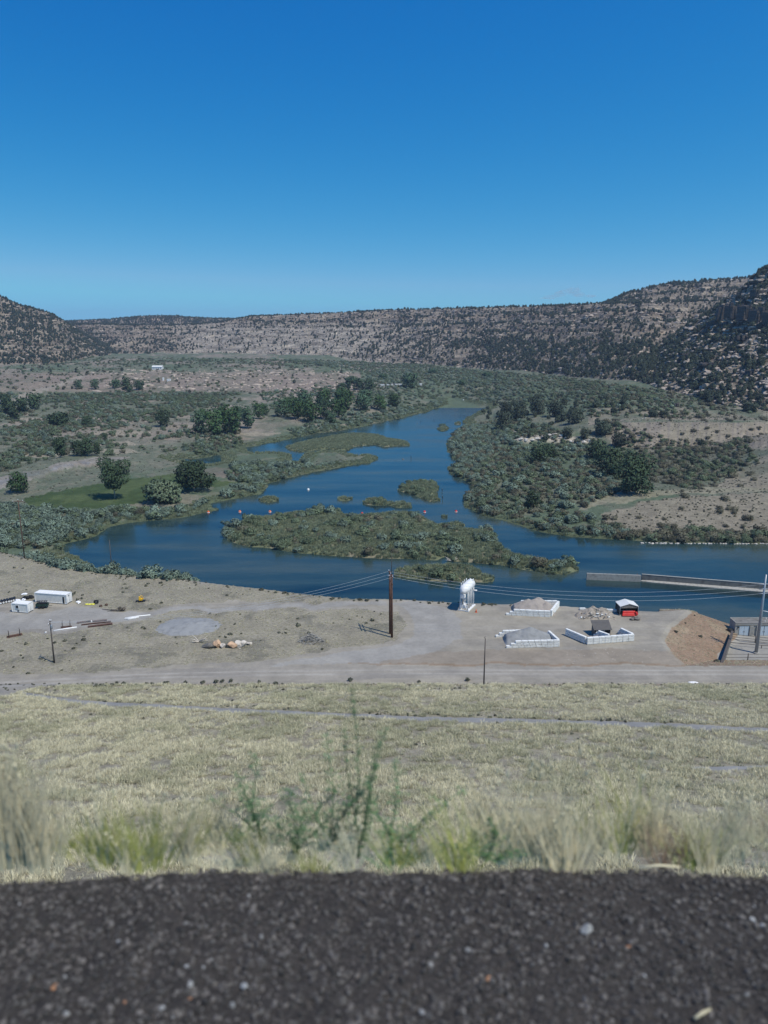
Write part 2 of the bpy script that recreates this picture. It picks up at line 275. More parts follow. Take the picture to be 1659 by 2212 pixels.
M = dict(
 ground=groundmat('valley_ground', .35, 1.6, .35, .3), pad=groundmat('gravel_ground', .8, 5., .05, .13, bstr=.5), field=groundmat('field_ground', 1.2, 6., .08, .3),
 rock=groundmat('canyon_rock', .05, .22, 3.0, .38, True), marsh=groundmat('marsh_ground', .5, 2.5, .3, .25),
 white=plain('white_paint', (.80, .80, .78), .55, vary=.06), cream=plain('off_white_metal', (.72, .72, .68), .5, vary=.08), black=plain('black_plastic', (.02, .02, .022), .5),
 wood=plain('pole_wood', (.115, .06, .04), .85, vary=.25, scale=3.), gwood=plain('weathered_pole_wood', (.10, .085, .075), .9, vary=.25, scale=3.),
 steel=plain('galvanised_steel', (.33, .35, .37), .45, .5, .1), wire=plain('aluminium_wire', (.50, .53, .55), .5, .2, .05), insul=plain('porcelain', (.75, .76, .78), .3),
 conc=plain('concrete', (.36, .345, .31), .9, vary=.18, scale=1.2), concd=plain('stained_concrete', (.20, .19, .17), .9, vary=.25, scale=.7), block=plain('white_block', (.74, .75, .72), .9, vary=.16, scale=1.5),
 rust=plain('rusty_steel', (.13, .075, .055), .9, vary=.3, scale=3.), dgreen=plain('dark_green_paint', (.02, .045, .035), .6), yellow=plain('yellow_paint', (.75, .45, .03), .5), tarp=plain('yellow_tarp', (.85, .80, .10), .6, vary=.05),
 red=plain('red_paint', (.62, .035, .03), .5), orange=plain('orange_plastic', (.75, .16, .05), .5), roofd=plain('dark_roof', (.10, .095, .09), .6, vary=.1), lblue=plain('pale_blue_door', (.48, .56, .62), .5, vary=.07),
 dark=plain('dark_opening', (.02, .022, .025), .8), rubble=plain('tan_rubble', (.33, .29, .24), .9, vary=.3, scale=1.5), gravelt=plain('tan_gravel', (.34, .30, .26), .95, vary=.12, scale=.8), gravelg=plain('grey_gravel', (.27, .275, .27), .95, vary=.14, scale=.8),
 orock=plain('orange_stone', (.62, .42, .27), .9, vary=.22, scale=1.4), wrock=plain('pale_stone', (.60, .55, .48), .9, vary=.25, scale=1.4), drock=plain('dark_stone', (.17, .16, .14), .9, vary=.3), boulder=plain('sandstone', (.42, .35, .28), .9, vary=.28, scale=.8),
 crag=groundmat2('crag_rock', (.105, .09, .078)),  # rock tone darkened so sunlit outcrop faces look shadowed; shade is in the colour
 brush=plain('dead_brush', (.36, .35, .32), .9, vary=.25), bark=plain('bark', (.30, .27, .22), .9, vary=.2, scale=4.), fabric=plain('dark_clothing', (.03, .035, .045), .9), skin=plain('skin', (.45, .28, .2), .6),
 cotton=leafmat('cottonwood_leaves', (.040, .085, .034), (.085, .150, .058)), tree2=leafmat('dark_tree_leaves', (.040, .072, .038), (.075, .115, .060)), far=leafmat('far_tree_leaves', (.055, .10, .058), (.090, .150, .085)),
 olive=leafmat('silvery_leaves', (.145, .205, .155), (.25, .32, .25)), willow=leafmat('willow_leaves', (.11, .155, .092), (.20, .25, .155)), tamar=leafmat('tamarisk_leaves', (.13, .135, .09), (.215, .205, .15)),
 junip=leafmat('juniper_leaves', (.045, .064, .045), (.085, .108, .075)), sage=leafmat('sage_leaves', (.11, .12, .085), (.18, .185, .14)), reed=leafmat('reed_leaves', (.22, .25, .15), (.33, .36, .22)),
 dry=leafmat('dry_grass', (.51, .475, .33), (.79, .745, .53), trans=.2), drygreen=leafmat('green_grey_grass', (.36, .35, .225), (.55, .535, .36), trans=.2), weed=leafmat('weed_leaves', (.13, .24, .11), (.23, .38, .19), trans=.35), ygreen=leafmat('yellow_green_grass', (.34, .36, .10), (.64, .64, .22), trans=.3),
 stalk=leafmat('straw_stalks', (.62, .54, .34), (.88, .80, .56), trans=.12), rstalk=leafmat('reddish_stalks', (.34, .23, .16), (.52, .38, .27), trans=.2),
 cloth=plain('white_tarp', (.85, .85, .85), .7, vary=.05),
)
# ------------------------------------------------------------------ mesh helpers
def link(o, parent=None):
    COL.objects.link(o)
    if parent is not None: o.parent = parent
    return o
def tag(o, label=None, cat=None, group=None, kind=None):
    for k, v in (('label', label), ('category', cat), ('group', group), ('kind', kind)):
        if v: o[k] = v
    return o
def empty(name, loc, rz=0, label=None, cat=None, group=None):
    o = bpy.data.objects.new(name, None); COL.objects.link(o); o.location = loc; o.rotation_euler = (0, 0, rz); o.empty_display_size = .3; return tag(o, label, cat, group)
def rawmesh(name, V_, F_, mat, smooth=False, col=None, nrm=None):
    me = bpy.data.meshes.new(name); V_ = np.asarray(V_, np.float32); F_ = np.asarray(F_, np.int32); k = F_.shape[1]
    me.vertices.add(len(V_)); me.vertices.foreach_set('co', V_.ravel()); me.loops.add(F_.size); me.loops.foreach_set('vertex_index', F_.ravel())
    me.polygons.add(len(F_)); me.polygons.foreach_set('loop_start', np.arange(0, F_.size, k, dtype=np.int32)); me.polygons.foreach_set('loop_total', np.full(len(F_), k, np.int32))
    if smooth: me.polygons.foreach_set('use_smooth', np.ones(len(F_), bool))
    if col is not None:
        a = me.color_attributes.new('Col', 'FLOAT_COLOR', 'POINT'); a.data.foreach_set('color', np.hstack([col, np.ones((len(col), 1))]).astype(np.float32).ravel())
    me.update(calc_edges=True); me.materials.append(mat)
    if nrm is not None: me.polygons.foreach_set('use_smooth', np.ones(len(F_), bool)); me.normals_split_custom_set_from_vertices(nrm)
    return me
def crown(name, V_, F_, mat, k=.75):
    c = V_.mean(0); c[2] *= .55; d = V_-c; d /= np.linalg.norm(d, axis=1)[:, None]+1e-6; q = V_.reshape(-1, 4, 3); fn = np.cross(q[:, 1]-q[:, 0], q[:, 3]-q[:, 0]); fn /= np.linalg.norm(fn, axis=1)[:, None]+1e-9; fn = np.repeat(fn, 4, 0); fn *= np.sign((fn*d).sum(1))[:, None]
    m_ = d*k+fn*(1-k)+np.array([0, 0, .25]); m_ /= np.linalg.norm(m_, axis=1)[:, None]; return rawmesh(name, V_, F_, mat, False, None, m_.astype(np.float32))
class MB:
    def __init__(s): s.v = []; s.f = []; s.sm = []
    def add(s, vs, fs, smooth=False):
        b = len(s.v); s.v += [tuple(x) for x in vs]; s.f += [tuple(b+i for i in f) for f in fs]; s.sm += [smooth]*len(fs); return s
    def box(s, c, d, rz=0, rx=0, ry=0, bev=0):
        mt = Matrix.Translation(c) @ Matrix.Rotation(rz, 4, 'Z') @ Matrix.Rotation(ry, 4, 'Y') @ Matrix.Rotation(rx, 4, 'X')
        x, y, z = d[0]/2, d[1]/2, d[2]/2
        if bev <= 0:
            vs = [mt @ Vector((a*x, b*y, e*z)) for e in (-1, 1) for a, b in ((-1, -1), (1, -1), (1, 1), (-1, 1))]
            return s.add(vs, [(3, 2, 1, 0), (4, 5, 6, 7), (0, 1, 5, 4), (1, 2, 6, 5), (2, 3, 7, 6), (3, 0, 4, 7)])
        rings = [(-z, bev), (-z+bev, 0), (z-bev, 0), (z, bev)]; vs = []
        for zz, i in rings:
            for a, b, j in ((-1, -1, 0), (1, -1, 0), (1, -1, 1), (1, 1, 0), (1, 1, 1), (-1, 1, 0), (-1, 1, 1), (-1, -1, 1)): pass
            xx, yy = x-i, y-i; q = bev
            vs += [mt @ Vector(p) for p in ((-xx+q, -yy, zz), (xx-q, -yy, zz), (xx, -yy+q, zz), (xx, yy-q, zz), (xx-q, yy, zz), (-xx+q, yy, zz), (-xx, yy-q, zz), (-xx, -yy+q, zz))]
        fs = [tuple(reversed(range(8))), tuple(24+i for i in range(8))]
        for r in range(3):
            for i in range(8): fs.append((r*8+i, r*8+(i+1) % 8, (r+1)*8+(i+1) % 8, (r+1)*8+i))
        return s.add(vs, fs)
    def tube(s, pts, r, n=8, cap=True, smooth=True):
        pts = [Vector(p) for p in pts]; rs = r if isinstance(r, (list, tuple)) else [r]*len(pts); vs = []; fs = []
        for i, p in enumerate(pts):
            d = (pts[min(i+1, len(pts)-1)]-pts[max(i-1, 0)]).normalized(); a = d.orthogonal().normalized() if abs(d.z) > .9 else d.cross(Vector((0, 0, 1))).normalized(); b = d.cross(a)
            for k in range(n): t = 2*math.pi*k/n; vs.append(p+(a*math.cos(t)+b*math.sin(t))*rs[i])
        for i in range(len(pts)-1):
            for k in range(n): fs.append((i*n+k, i*n+(k+1) % n, (i+1)*n+(k+1) % n, (i+1)*n+k))
        s.add(vs, fs, smooth)
        if cap: b = len(s.v)-len(vs); s.f += [tuple(b+k for k in reversed(range(n))), tuple(b+(len(pts)-1)*n+k for k in range(n))]; s.sm += [False]*2
        return s
    def rock(s, c, d, seed, sub=2, rough=.22, rz=0):
        import bmesh
        bm = bmesh.new(); bmesh.ops.create_icosphere(bm, subdivisions=sub, radius=1); rr = random.Random(seed); ks = [(Vector((rr.uniform(-1, 1), rr.uniform(-1, 1), rr.uniform(-1, 1))).normalized(), rr.uniform(.45, .9)) for _ in range(9)]
        vs = []; cr, sr = math.cos(rz), math.sin(rz)
        for v in bm.verts:
            p = v.co.copy()
            for k, h in ks:
                e = p.dot(k)-h
                if e > 0: p -= k*e
            p += Vector((rr.uniform(-1, 1), rr.uniform(-1, 1), rr.uniform(-1, 1)))*rough*.25
            x, y = p.x*d[0]/2, p.y*d[1]/2; vs.append((c[0]+x*cr-y*sr, c[1]+x*sr+y*cr, c[2]+p.z*d[2]/2))
        fs = [tuple(v.index for v in f.verts) for f in bm.faces]; bm.free(); return s.add(vs, fs)
    def mesh(s, name, mat):
        me = bpy.data.meshes.new(name); me.from_pydata(s.v, [], s.f); me.polygons.foreach_set('use_smooth', s.sm); me.materials.append(mat); me.update(); return me
    def obj(s, name, mat, parent=None, loc=None, rz=0):
        o = bpy.data.objects.new(name, s.mesh(name, mat)); link(o, parent)
        if loc is not None: o.location = loc
        o.rotation_euler[2] = rz; return o
def B(name, mat, parent, *boxes):
    m = MB()
    for b in boxes: m.box(*b)
    return m.obj(name, mat, parent)

# ------------------------------------------------------------------ ground colours by region, and the ground split into its sheets
C = np.zeros(X.shape+(3,)); A = np.array
def c3(*a): return A(a, float)
jx = PX+(fbm(X/7, Y/11, 4, 71)-.5)*60*np.clip(200/Y, .2, 1); jy = PY+(fbm(X/9+50, Y/14, 4, 72)-.5)*22*np.clip(200/Y, .25, 1)
def mixin(mask, col, a=1.):
    global C; k = (mask*a)[..., None]; C = C*(1-k)+c3(*col)*k
dry = sm((fbm(X/38, Y/75, 5, 81)-.50)*9+.35); plain_ = sm((PX-0)/60+2)*sm((900-PX)/150)*sm((975-PY)/40)*(Y < 1700)
C[:] = c3(.105, .138, .088); mixin(dry, (.20, .185, .145), .38); mixin(sm((fbm(X/60, Y/120, 5, 82)-.50)*8)*plain_, (.25, .215, .175), .85)
mixin(sm((PY-800)/10)*sm((850-PY)/6)*(PX < 780)*(Y > 800), (.25, .20, .165), .75)
mixin(sm((fbm(X/30, Y/30, 4, 83)-.35)*6)*((PX > 1270) & (PY > 880) & (PY < 985) & (Y < 700) & (jy < 965+(PX-1300)*.02)), (.27, .235, .18), .9)
def region(poly, col, a=1., cond=True):
    mixin((inpoly(jx, jy, poly) & cond).astype(float), col, a)
region([(1290,1108),(1400,1082),(1500,1072),(1750,1062),(1750,1150),(1450,1152),(1330,1140)], (.25, .22, .165), .9)
region([(1230,1060),(1400,1058),(1560,1050),(1750,1040),(1750,1062),(1480,1066),(1300,1090),(1250,1100),(1280,1080)], (.30, .27, .19), .7)
region([(1560,1040),(1750,930),(1750,1060),(1500,1050)], (.25, .22, .165), .8)
region([(1380,950),(1540,960),(1600,1000),(1500,1050),(1400,1040)], (.14, .14, .105), .7)
region([(1105,945),(1180,940),(1290,945),(1275,958),(1180,955),(1110,955)], (.50, .44, .36), .8)
region([(0,868),(60,848),(130,826),(185,805),(195,808),(140,832),(60,858),(0,878)], (.30, .265, .215), .8)
region([(-40,1045),(0,1030),(60,1017),(130,1000),(220,988),(290,984),(260,994),(190,1003),(100,1025),(0,1060),(-40,1070)], (.27, .245, .215), .85)
region([(-40,1050),(60,1022),(130,1006),(200,996),(200,1000),(130,1012),(50,1034),(-40,1062)], (.22, .22, .22), .8)
region([(350,1085),(240,1085),(300,1095),(330,1102),(380,1100),(420,1090),(440,1070),(400,1062)], (.22, .20, .15), .7)
region([(420,1020),(470,1010),(520,1015),(545,1028),(480,1035)], (.22, .18, .15), .7)
for px_, py_, w_, h_ in ((300,856,60,3),(560,862,90,4),(420,870,70,4),(620,856,80,4),(130,905,110,4),(60,917,80,5),(300,908,60,4),(250,925,90,4),(540,905,50,8),(500,880,40,5),(300,942,30,4),(420,900,60,4),(200,1003,50,3),(440,995,60,3)):
    region([(px_-w_, py_), (px_-w_*.4, py_-h_), (px_+w_*.5, py_-h_), (px_+w_, py_), (px_+w_*.4, py_+h_), (px_-w_*.5, py_+h_)], (.29, .25, .20), .8, (Y > 300))
mixin((WID == 0)*sm((fbm(X/5, Y/8, 4, 103)-.55)*10)*(L > 3), (.25, .22, .17), .35); mixin((WID == 0)*sm((fbm(X/16, Y/24, 4, 104)-.54)*9)*(L > 3)*(PY < 1060), (.10, .12, .08), .45)
rq = random.Random(5)
for i in range(46):
    px_ = rq.uniform(-20, 790); py_ = rq.uniform(845, 985); w_ = rq.uniform(20, 85); h_ = rq.uniform(1.2, 3.2)*(1+(py_-845)/120); region([(px_-w_, py_), (px_-w_*.4, py_-h_), (px_+w_*.5, py_-h_), (px_+w_, py_), (px_+w_*.4, py_+h_), (px_-w_*.5, py_+h_)], rq.choice([(.27, .225, .175), (.24, .20, .155), (.30, .265, .20), (.085, .11, .07)]), .8, (Y > 300) & (L > 5))
fs_ = ((PX > 1320) & (PX < 1659) & (PY > 912) & (PY < 966) & (Y < 620) & (WID == 0)); mixin(fs_*1.0, (.30, .255, .19), .75); mixin(fs_*sm((fbm(U*420, Y/60, 3, 105)-.5)*7), (.20, .175, .15), .7)
wet = (L > -1) & (L < 2.2) & (Y < 1000); mixin(wet.astype(float), (.09, .10, .05), .6)
LAWN = inpoly(jx, jy, [(50,1074),(110,1062),(170,1050),(240,1042),(330,1032),(400,1024),(470,1037),(520,1041),(470,1052),(400,1058),(330,1080),(270,1096),(130,1102),(60,1094)]) & (Y > 280)
mixin(LAWN.astype(float), (.058, .088, .036)); mixin(LAWN*sm((fbm(X/12, Y/30, 3, 90)-.5)*6), (.10, .13, .055), .6)
mixin((ISLID > 0).astype(float), (.16, .175, .10)); mixin((ISLID > 0)*sm((fbm(X/9, Y/9, 3, 91)-.52)*8), (.27, .235, .17), .7)
# canyon walls: paler where steep
gz = np.gradient(Z, axis=0)/np.gradient(Y, axis=0); steep = sm((gz-.35)/.5)
rk = (WID > 0).astype(float); band = vnoise(Z/5.+n1*2, X*0, 5)
mixin(rk, (.235, .20, .155)); mixin(rk*sm((n2-.4)*4), (.31, .265, .205), .8); mixin(rk*steep, (.46, .39, .30), .7); mixin(rk*sm((band-.5)*5)*(WID == 1), (.30, .23, .175), .45)
mixin((WID == 1)*sm((PX-330)/120)*sm((1000-PX)/250)*sm((PY-690)/20), (.46, .415, .345), .6)
mixin(rk*sm((Y-1850)/300)*0.0, (.1, .1, .1))
# pad and field
mixin(PADM.astype(float), (.315, .287, .232)); mixin(PADM*sm((fbm(X/14, Y/5, 4, 92)-.45)*6), (.262, .242, .205), .7); mixin(PADM*sm((fbm(X/25+Y/9, Y/1.2-X/30, 4, 101)-.56)*12), (.36, .33, .275), .4); mixin(PADM*sm((fbm(X/7, Y/7, 4, 102)-.57)*10), (.23, .215, .19), .45)
g1 = inpoly(jx, jy, [(-60,1180),(0,1190),(130,1223),(330,1246),(560,1269),(760,1291),(870,1297),(700,1301),(500,1297),(400,1305),(330,1314),(280,1320),(215,1314),(165,1302),(60,1300),(-60,1300)])
g2 = inpoly(jx, jy, [(-60,1376),(60,1374),(165,1364),(250,1347),(340,1328),(450,1319),(600,1314),(750,1318),(850,1330),(887,1350),(885,1364),(850,1386),(790,1398),(700,1408),(560,1425),(300,1442),(-60,1462)])
GR = (g1 | g2) & PADM; mixin(GR.astype(float), (.29, .265, .20)); mixin(GR*sm((fbm(X/8, Y/8, 4, 93)-.5)*7), (.275, .25, .195), .6); mixin(GR*sm((fbm(X/5+9, Y/5, 4, 94)-.56)*9), (.18, .17, .135), .7)
region([(344,1350),(365,1342),(410,1337),(455,1340),(475,1352),(455,1364),(400,1369),(355,1364)], (.255, .25, .24), 1, PADM)
region([(835,1302),(900,1302),(960,1318),(1010,1345),(1000,1380),(930,1420),(900,1437),(560,1438),(600,1430),(740,1412),(850,1396),(905,1372),(910,1350),(880,1325)], (.31, .30, .275), .75, PADM)
region([(-50,1328),(60,1322),(170,1310),(260,1322),(420,1312),(620,1303),(830,1302),(830,1312),(600,1312),(440,1318),(330,1328),(240,1345),(150,1360),(-50,1374)], (.31, .30, .275), .7, PADM)
region([(820,1437),(900,1418),(1050,1408),(1440,1406),(1478,1425),(1490,1438),(1100,1439)], (.265, .225, .175), .75, PADM)
region([(700,1437),(900,1435.5),(1490,1435.5),(1660,1436),(1660,1439),(900,1439.5)], (.25, .185, .125), .8, PADM)
SL = PADM & (Z < -.45) & (U > uY*.86) & (Y < 205); yardf = PADM & (Z < -4.6) & (Y < 200)
mixin(SL.astype(float), (.275, .195, .135)); mixin(SL*sm((n3-.5)*5), (.33, .265, .18), .6); mixin(yardf.astype(float), (.31, .295, .26))
mixin(((PADM) & (Z < -.6) & ~SL).astype(float), (.25, .22, .17))
mixin(DAMM.astype(float), (.30, .27, .195)); mixin(DAMM*sm((fbm(X/6, Y/6, 4, 95)-.5)*6), (.25, .235, .18), .5); mixin(DAMM*sm((fbm(X/11, Y/3, 3, 96)-.5)*5), (.33, .30, .245), .5)
mixin(DAMM*sm((Y-146)/3), (.31, .245, .18), .8)
RD = inpoly(PX+(jx-PX)*.3, PY+(jy-PY)*.35, [(-160,1476),(0,1467),(160,1457),(300,1449),(450,1443),(560,1440),(700,1437),(900,1440),(1100,1440),(1900,1440),(1900,1467),(1659,1468),(1300,1465),(1040,1463),(800,1467),(560,1472),(300,1479),(100,1484),(60,1489),(30,1500),(-160,1530)]) & (Y < 175) & (Y > 120)
road_l = np.interp(PX, [-100, 300, 560, 900, 1700], [1486, 1462, 1455, 1452, 1454])
mixin(RD.astype(float), (.30, .275, .23)); mixin(RD*np.exp(-((PY-road_l+5)/1.6)**2), (.39, .365, .32), .85); mixin(RD*np.exp(-((PY-road_l-3)/1.8)**2), (.38, .355, .31), .85); mixin(RD*sm((fbm(X/20, Y/1.5, 3, 97)-.5)*5), (.24, .225, .20), .5)
tl = np.interp(PX, [-100, 40, 60, 150, 300, 500, 700, 900, 1200, 1450, 1659, 1900], [1480, 1492, 1500, 1515, 1525, 1534, 1543, 1552, 1560, 1568, 1578, 1590]); tw = np.interp(PX, [0, 1700], [4.0, 5.5])
TR = (np.abs(PY-tl+(jy-PY)*.2) < tw) & DAMM & (PX > 45)
TR2 = (np.abs(PY-1660+(PX-1500)*.02+(jy-PY)*.3) < 4) & (PX > 1490) & DAMM
mixin((TR | TR2).astype(float), (.27, .265, .25))
C = np.clip(C*(1+(vnoise(X/3, Y/3, 99)-.5)[..., None]*.22), .01, .9)
cls = np.zeros(X.shape, int)                             # classes, by vertex
NAMES = ['ground', 'mesa', 'hillside', 'hill', 'field', 'gravel_yard', 'clearing', 'dirt_road', 'dirt_track', 'lawn', 'embankment', 'concrete_yard', 'river_bed']
cls[WID == 1] = 1; cls[WID == 3] = 2; cls[WID == 4] = 3; cls[LAWN & (WID == 0)] = 9; cls[PADM] = 5; cls[GR] = 6; cls[SL] = 10; cls[yardf] = 11; cls[DAMM] = 4; cls[RD] = 7; cls[TR | TR2] = 8
cls[(L < -1.5) & ~PADM & ~DAMM & (WID == 0)] = 12
for k in range(len(ISL)): cls[(ISLID == k+1) & ~PADM] = 20+k
fc = cls[:-1, :-1]; ids = np.arange(X.size).reshape(X.shape)
quads = np.stack([ids[:-1, :-1], ids[:-1, 1:], ids[1:, 1:], ids[1:, :-1]], -1)
VV = np.stack([X, Y, Z], -1).reshape(-1, 3); CC = C.reshape(-1, 3)
mats = {0: 'ground', 1: 'rock', 2: 'rock', 3: 'rock', 4: 'field', 5: 'pad', 6: 'field', 7: 'pad', 8: 'pad', 9: 'marsh', 10: 'field', 11: 'pad', 12: 'marsh'}
ROWOK = np.zeros(fc.shape, bool); ROWOK[np.searchsorted(Yr, 2.0):] = True
for k in np.unique(fc):
    q = quads[(fc == k) & ROWOK]
    if not len(q): continue
    uq, inv = np.unique(q.ravel(), return_inverse=True); nm = 'island' if k >= 20 else NAMES[k]
    o = link(bpy.data.objects.new(nm, rawmesh(nm, VV[uq], inv.reshape(-1, 4), M[mats.get(k, 'marsh')], True, CC[uq]))); o['kind'] = 'structure'

# water
m, n, b = newmat('river_water'); g = n.nodes.new('ShaderNodeNewGeometry'); mp = n.nodes.new('ShaderNodeMapping'); mp.inputs['Scale'].default_value = (.55, 1.1, 1); n.links.new(g.outputs['Position'], mp.inputs[0])
a = noise(n, .9, 4, mp.outputs[0], .6); mp2 = n.nodes.new('ShaderNodeMapping'); mp2.inputs['Scale'].default_value = (.011, .045, 1); n.links.new(g.outputs['Position'], mp2.inputs[0]); c = noise(n, 1., 5, mp2.outputs[0], .6)
mr = n.nodes.new('ShaderNodeMapRange'); mr.inputs[1].default_value = .40; mr.inputs[2].default_value = .60; mr.inputs[3].default_value = .06; mr.inputs[4].default_value = 1.; n.links.new(c.outputs[0], mr.inputs[0])
k = n.nodes.new('ShaderNodeBump'); k.inputs['Distance'].default_value = .05; n.links.new(mr.outputs[0], k.inputs['Strength']); n.links.new(a.outputs[0], k.inputs['Height']); n.links.new(k.outputs[0], b.inputs['Normal'])
k.inputs['Distance'].default_value = .09
r = ramp_(n, c.outputs[0], [(.36, (.008, .024, .030)), (.5, (.024, .050, .050)), (.64, (.052, .072, .058))]); n.links.new(r.outputs[0], b.inputs['Base Color'])
b.inputs['Roughness'].default_value = .12; b.inputs['IOR'].default_value = 1.333; b.inputs['Specular IOR Level'].default_value = .5
M['water'] = m
wv = [(-.62*150, 150, ZW), (.75*150, 150, ZW), (.75*1000, 1000, ZW), (-.62*1000, 1000, ZW)]
def wquad(name, px0, px1, y0, y1, z):
    ys = np.linspace(y0, y1, 12); u0 = float(tu(px0, 1000)[0]); u1 = float(tu(px1, 1000)[0]); v = []; f = []
    for j, yy in enumerate(ys): v += [(u0*yy, yy, z), (u1*yy, yy, z)]
    for j in range(11): f.append((2*j, 2*j+1, 2*j+3, 2*j+2))
    o = link(bpy.data.objects.new(name, rawmesh(name, v, f, M['water']))); o['kind'] = 'structure'; return o
wquad('river', 60, 2050, 165, 800, ZW); 

# ------------------------------------------------------------------ plants: prototype meshes
HIDE = {}
def proto_col(name, meshes):
    c = bpy.data.collections.new(name)
    for i, me in enumerate(meshes): o = bpy.data.objects.new('%s_proto_%02d' % (name, i), me); c.objects.link(o)
    return c
def leaves(blobs, n, size, seed, up=0., flat=0.):
    r = np.random.default_rng(seed); wgt = np.array([b[3]*b[4]*b[5] for b in blobs])**.67; k = r.choice(len(blobs), n, p=wgt/wgt.sum()); bl = np.array(blobs)[k]
    d = r.normal(size=(n, 3)); d /= np.linalg.norm(d, axis=1)[:, None]; rad = r.uniform(.45, 1.08, n)**.6
    p = bl[:, :3]+d*bl[:, 3:6]*rad[:, None]; nn = d+r.normal(size=(n, 3))*.8; nn[:, 2] += up; nn /= np.linalg.norm(nn, axis=1)[:, None]
    a = np.cross(nn, r.normal(size=(n, 3))); a /= np.linalg.norm(a, axis=1)[:, None]; b = np.cross(nn, a); s = size*r.uniform(.6, 1.35, n)[:, None]; q = r.uniform(.5, 1., n)[:, None]
    V_ = np.stack([p-a*s-b*s*q*.4, p+a*s*.3-b*s*q, p+a*s+b*s*q*.3, p-a*s*.2+b*s*q], 1).reshape(-1, 3); V_[:, 2] = np.maximum(V_[:, 2], 0.0)
    return V_, np.arange(4*n).reshape(-1, 4)
def shrub_blobs(seed, n=9, h=.62, spread=.36, conical=0):
    r = np.random.default_rng(seed); o = [(0, 0, h*.5, .33, .33, h*.5)]
    for i in range(n):
        a = r.uniform(0, 6.28); d = r.uniform(.4, 1)*spread; z = r.uniform(.25, .75)*h; s = r.uniform(.09, .23)*(1-conical*z)
        o.append((math.cos(a)*d*(1-conical*z*.8)*1.15, math.sin(a)*d*(1-conical*z*.8), z, s*1.2, s, s*r.uniform(.6, 1.3)))
    return o
def shrubs(nm, mat, k, nl, size, h=.62, spread=.36, conical=0, up=.3, n=7):
    ms = []
    for i in range(k):
        V_, F_ = leaves(shrub_blobs(i*7+len(nm)*31, n, h, spread, conical), nl, size, i+5, up); ms.append(crown(nm, V_, F_, M[mat]))
    return ms
P_ = {}
P_['olive'] = shrubs('silver_shrub', 'olive', 6, 620, .050, .66, .42, n=11); P_['willow'] = shrubs('willow_shrub', 'willow', 6, 620, .048, .62, .44, n=11); P_['tamar'] = shrubs('tamarisk_shrub', 'tamar', 6, 620, .046, .60, .44, n=11)
P_['junip'] = shrubs('juniper', 'junip', 4, 420, .068, 1.0, .30, .45, n=9); P_['sage'] = shrubs('sagebrush', 'sage', 3, 160, .10, .5)
P_['bushtree'] = shrubs('bushy_tree', 'tree2', 3, 1500, .036, .95, .34, n=14)
def blades(n, rad, h, wd, lean, seed, mat, nm, curve=.3):
    r = np.random.default_rng(seed); V_ = []; F_ = []
    for i in range(n):
        a = r.uniform(0, 6.28); d = rad*math.sqrt(r.uniform()); x, y = math.cos(a)*d, math.sin(a)*d; hh = h*r.uniform(.55, 1.1); l = lean*r.uniform(.2, 1)*hh; b = r.uniform(0, 6.28); dx, dy = math.cos(a)*l+r.normal()*lean*.3*hh, math.sin(a)*l+r.normal()*lean*.3*hh
        wx, wy = math.cos(b)*wd*.5, math.sin(b)*wd*.5; k = len(V_)
        V_ += [(x-wx, y-wy, 0), (x+wx, y+wy, 0), (x+dx*.45+wx*.8, y+dy*.45+wy*.8, hh*.6), (x+dx*.45-wx*.8, y+dy*.45-wy*.8, hh*.6), (x+dx+wx*.2, y+dy+wy*.2, hh*(1-curve*.2)), (x+dx-wx*.2, y+dy-wy*.2, hh*(1-curve*.2))]
        F_ += [(k, k+1, k+2, k+3), (k+3, k+2, k+4, k+5)]
    return rawmesh(nm, V_, F_, M[mat])
P_['reed'] = [blades(46, .5, .8, .09, .3, i, 'reed', 'reed_clump') for i in range(3)]
P_['dry'] = [blades(30, .5, .55, .05, .9, 10+i, 'dry', 'dry_tuft') for i in range(3)]+[blades(30, .5, .55, .05, .9, 20+i, 'drygreen', 'green_tuft') for i in range(3)]
P_['rock'] = []
for i in range(4): P_['rock'].append(MB().rock((0, 0, .25), (1.2, .9, .8), i, 2).mesh('boulder', M['boulder']))
for i in range(4): P_['rock'].append(MB().rock((0, 0, .15), (2.9, 1.3, .75), 40+i, 2).rock((1.0, .3, .05), (1.4, 1.0, .5), 50+i, 2).mesh('ledge', M['boulder']))
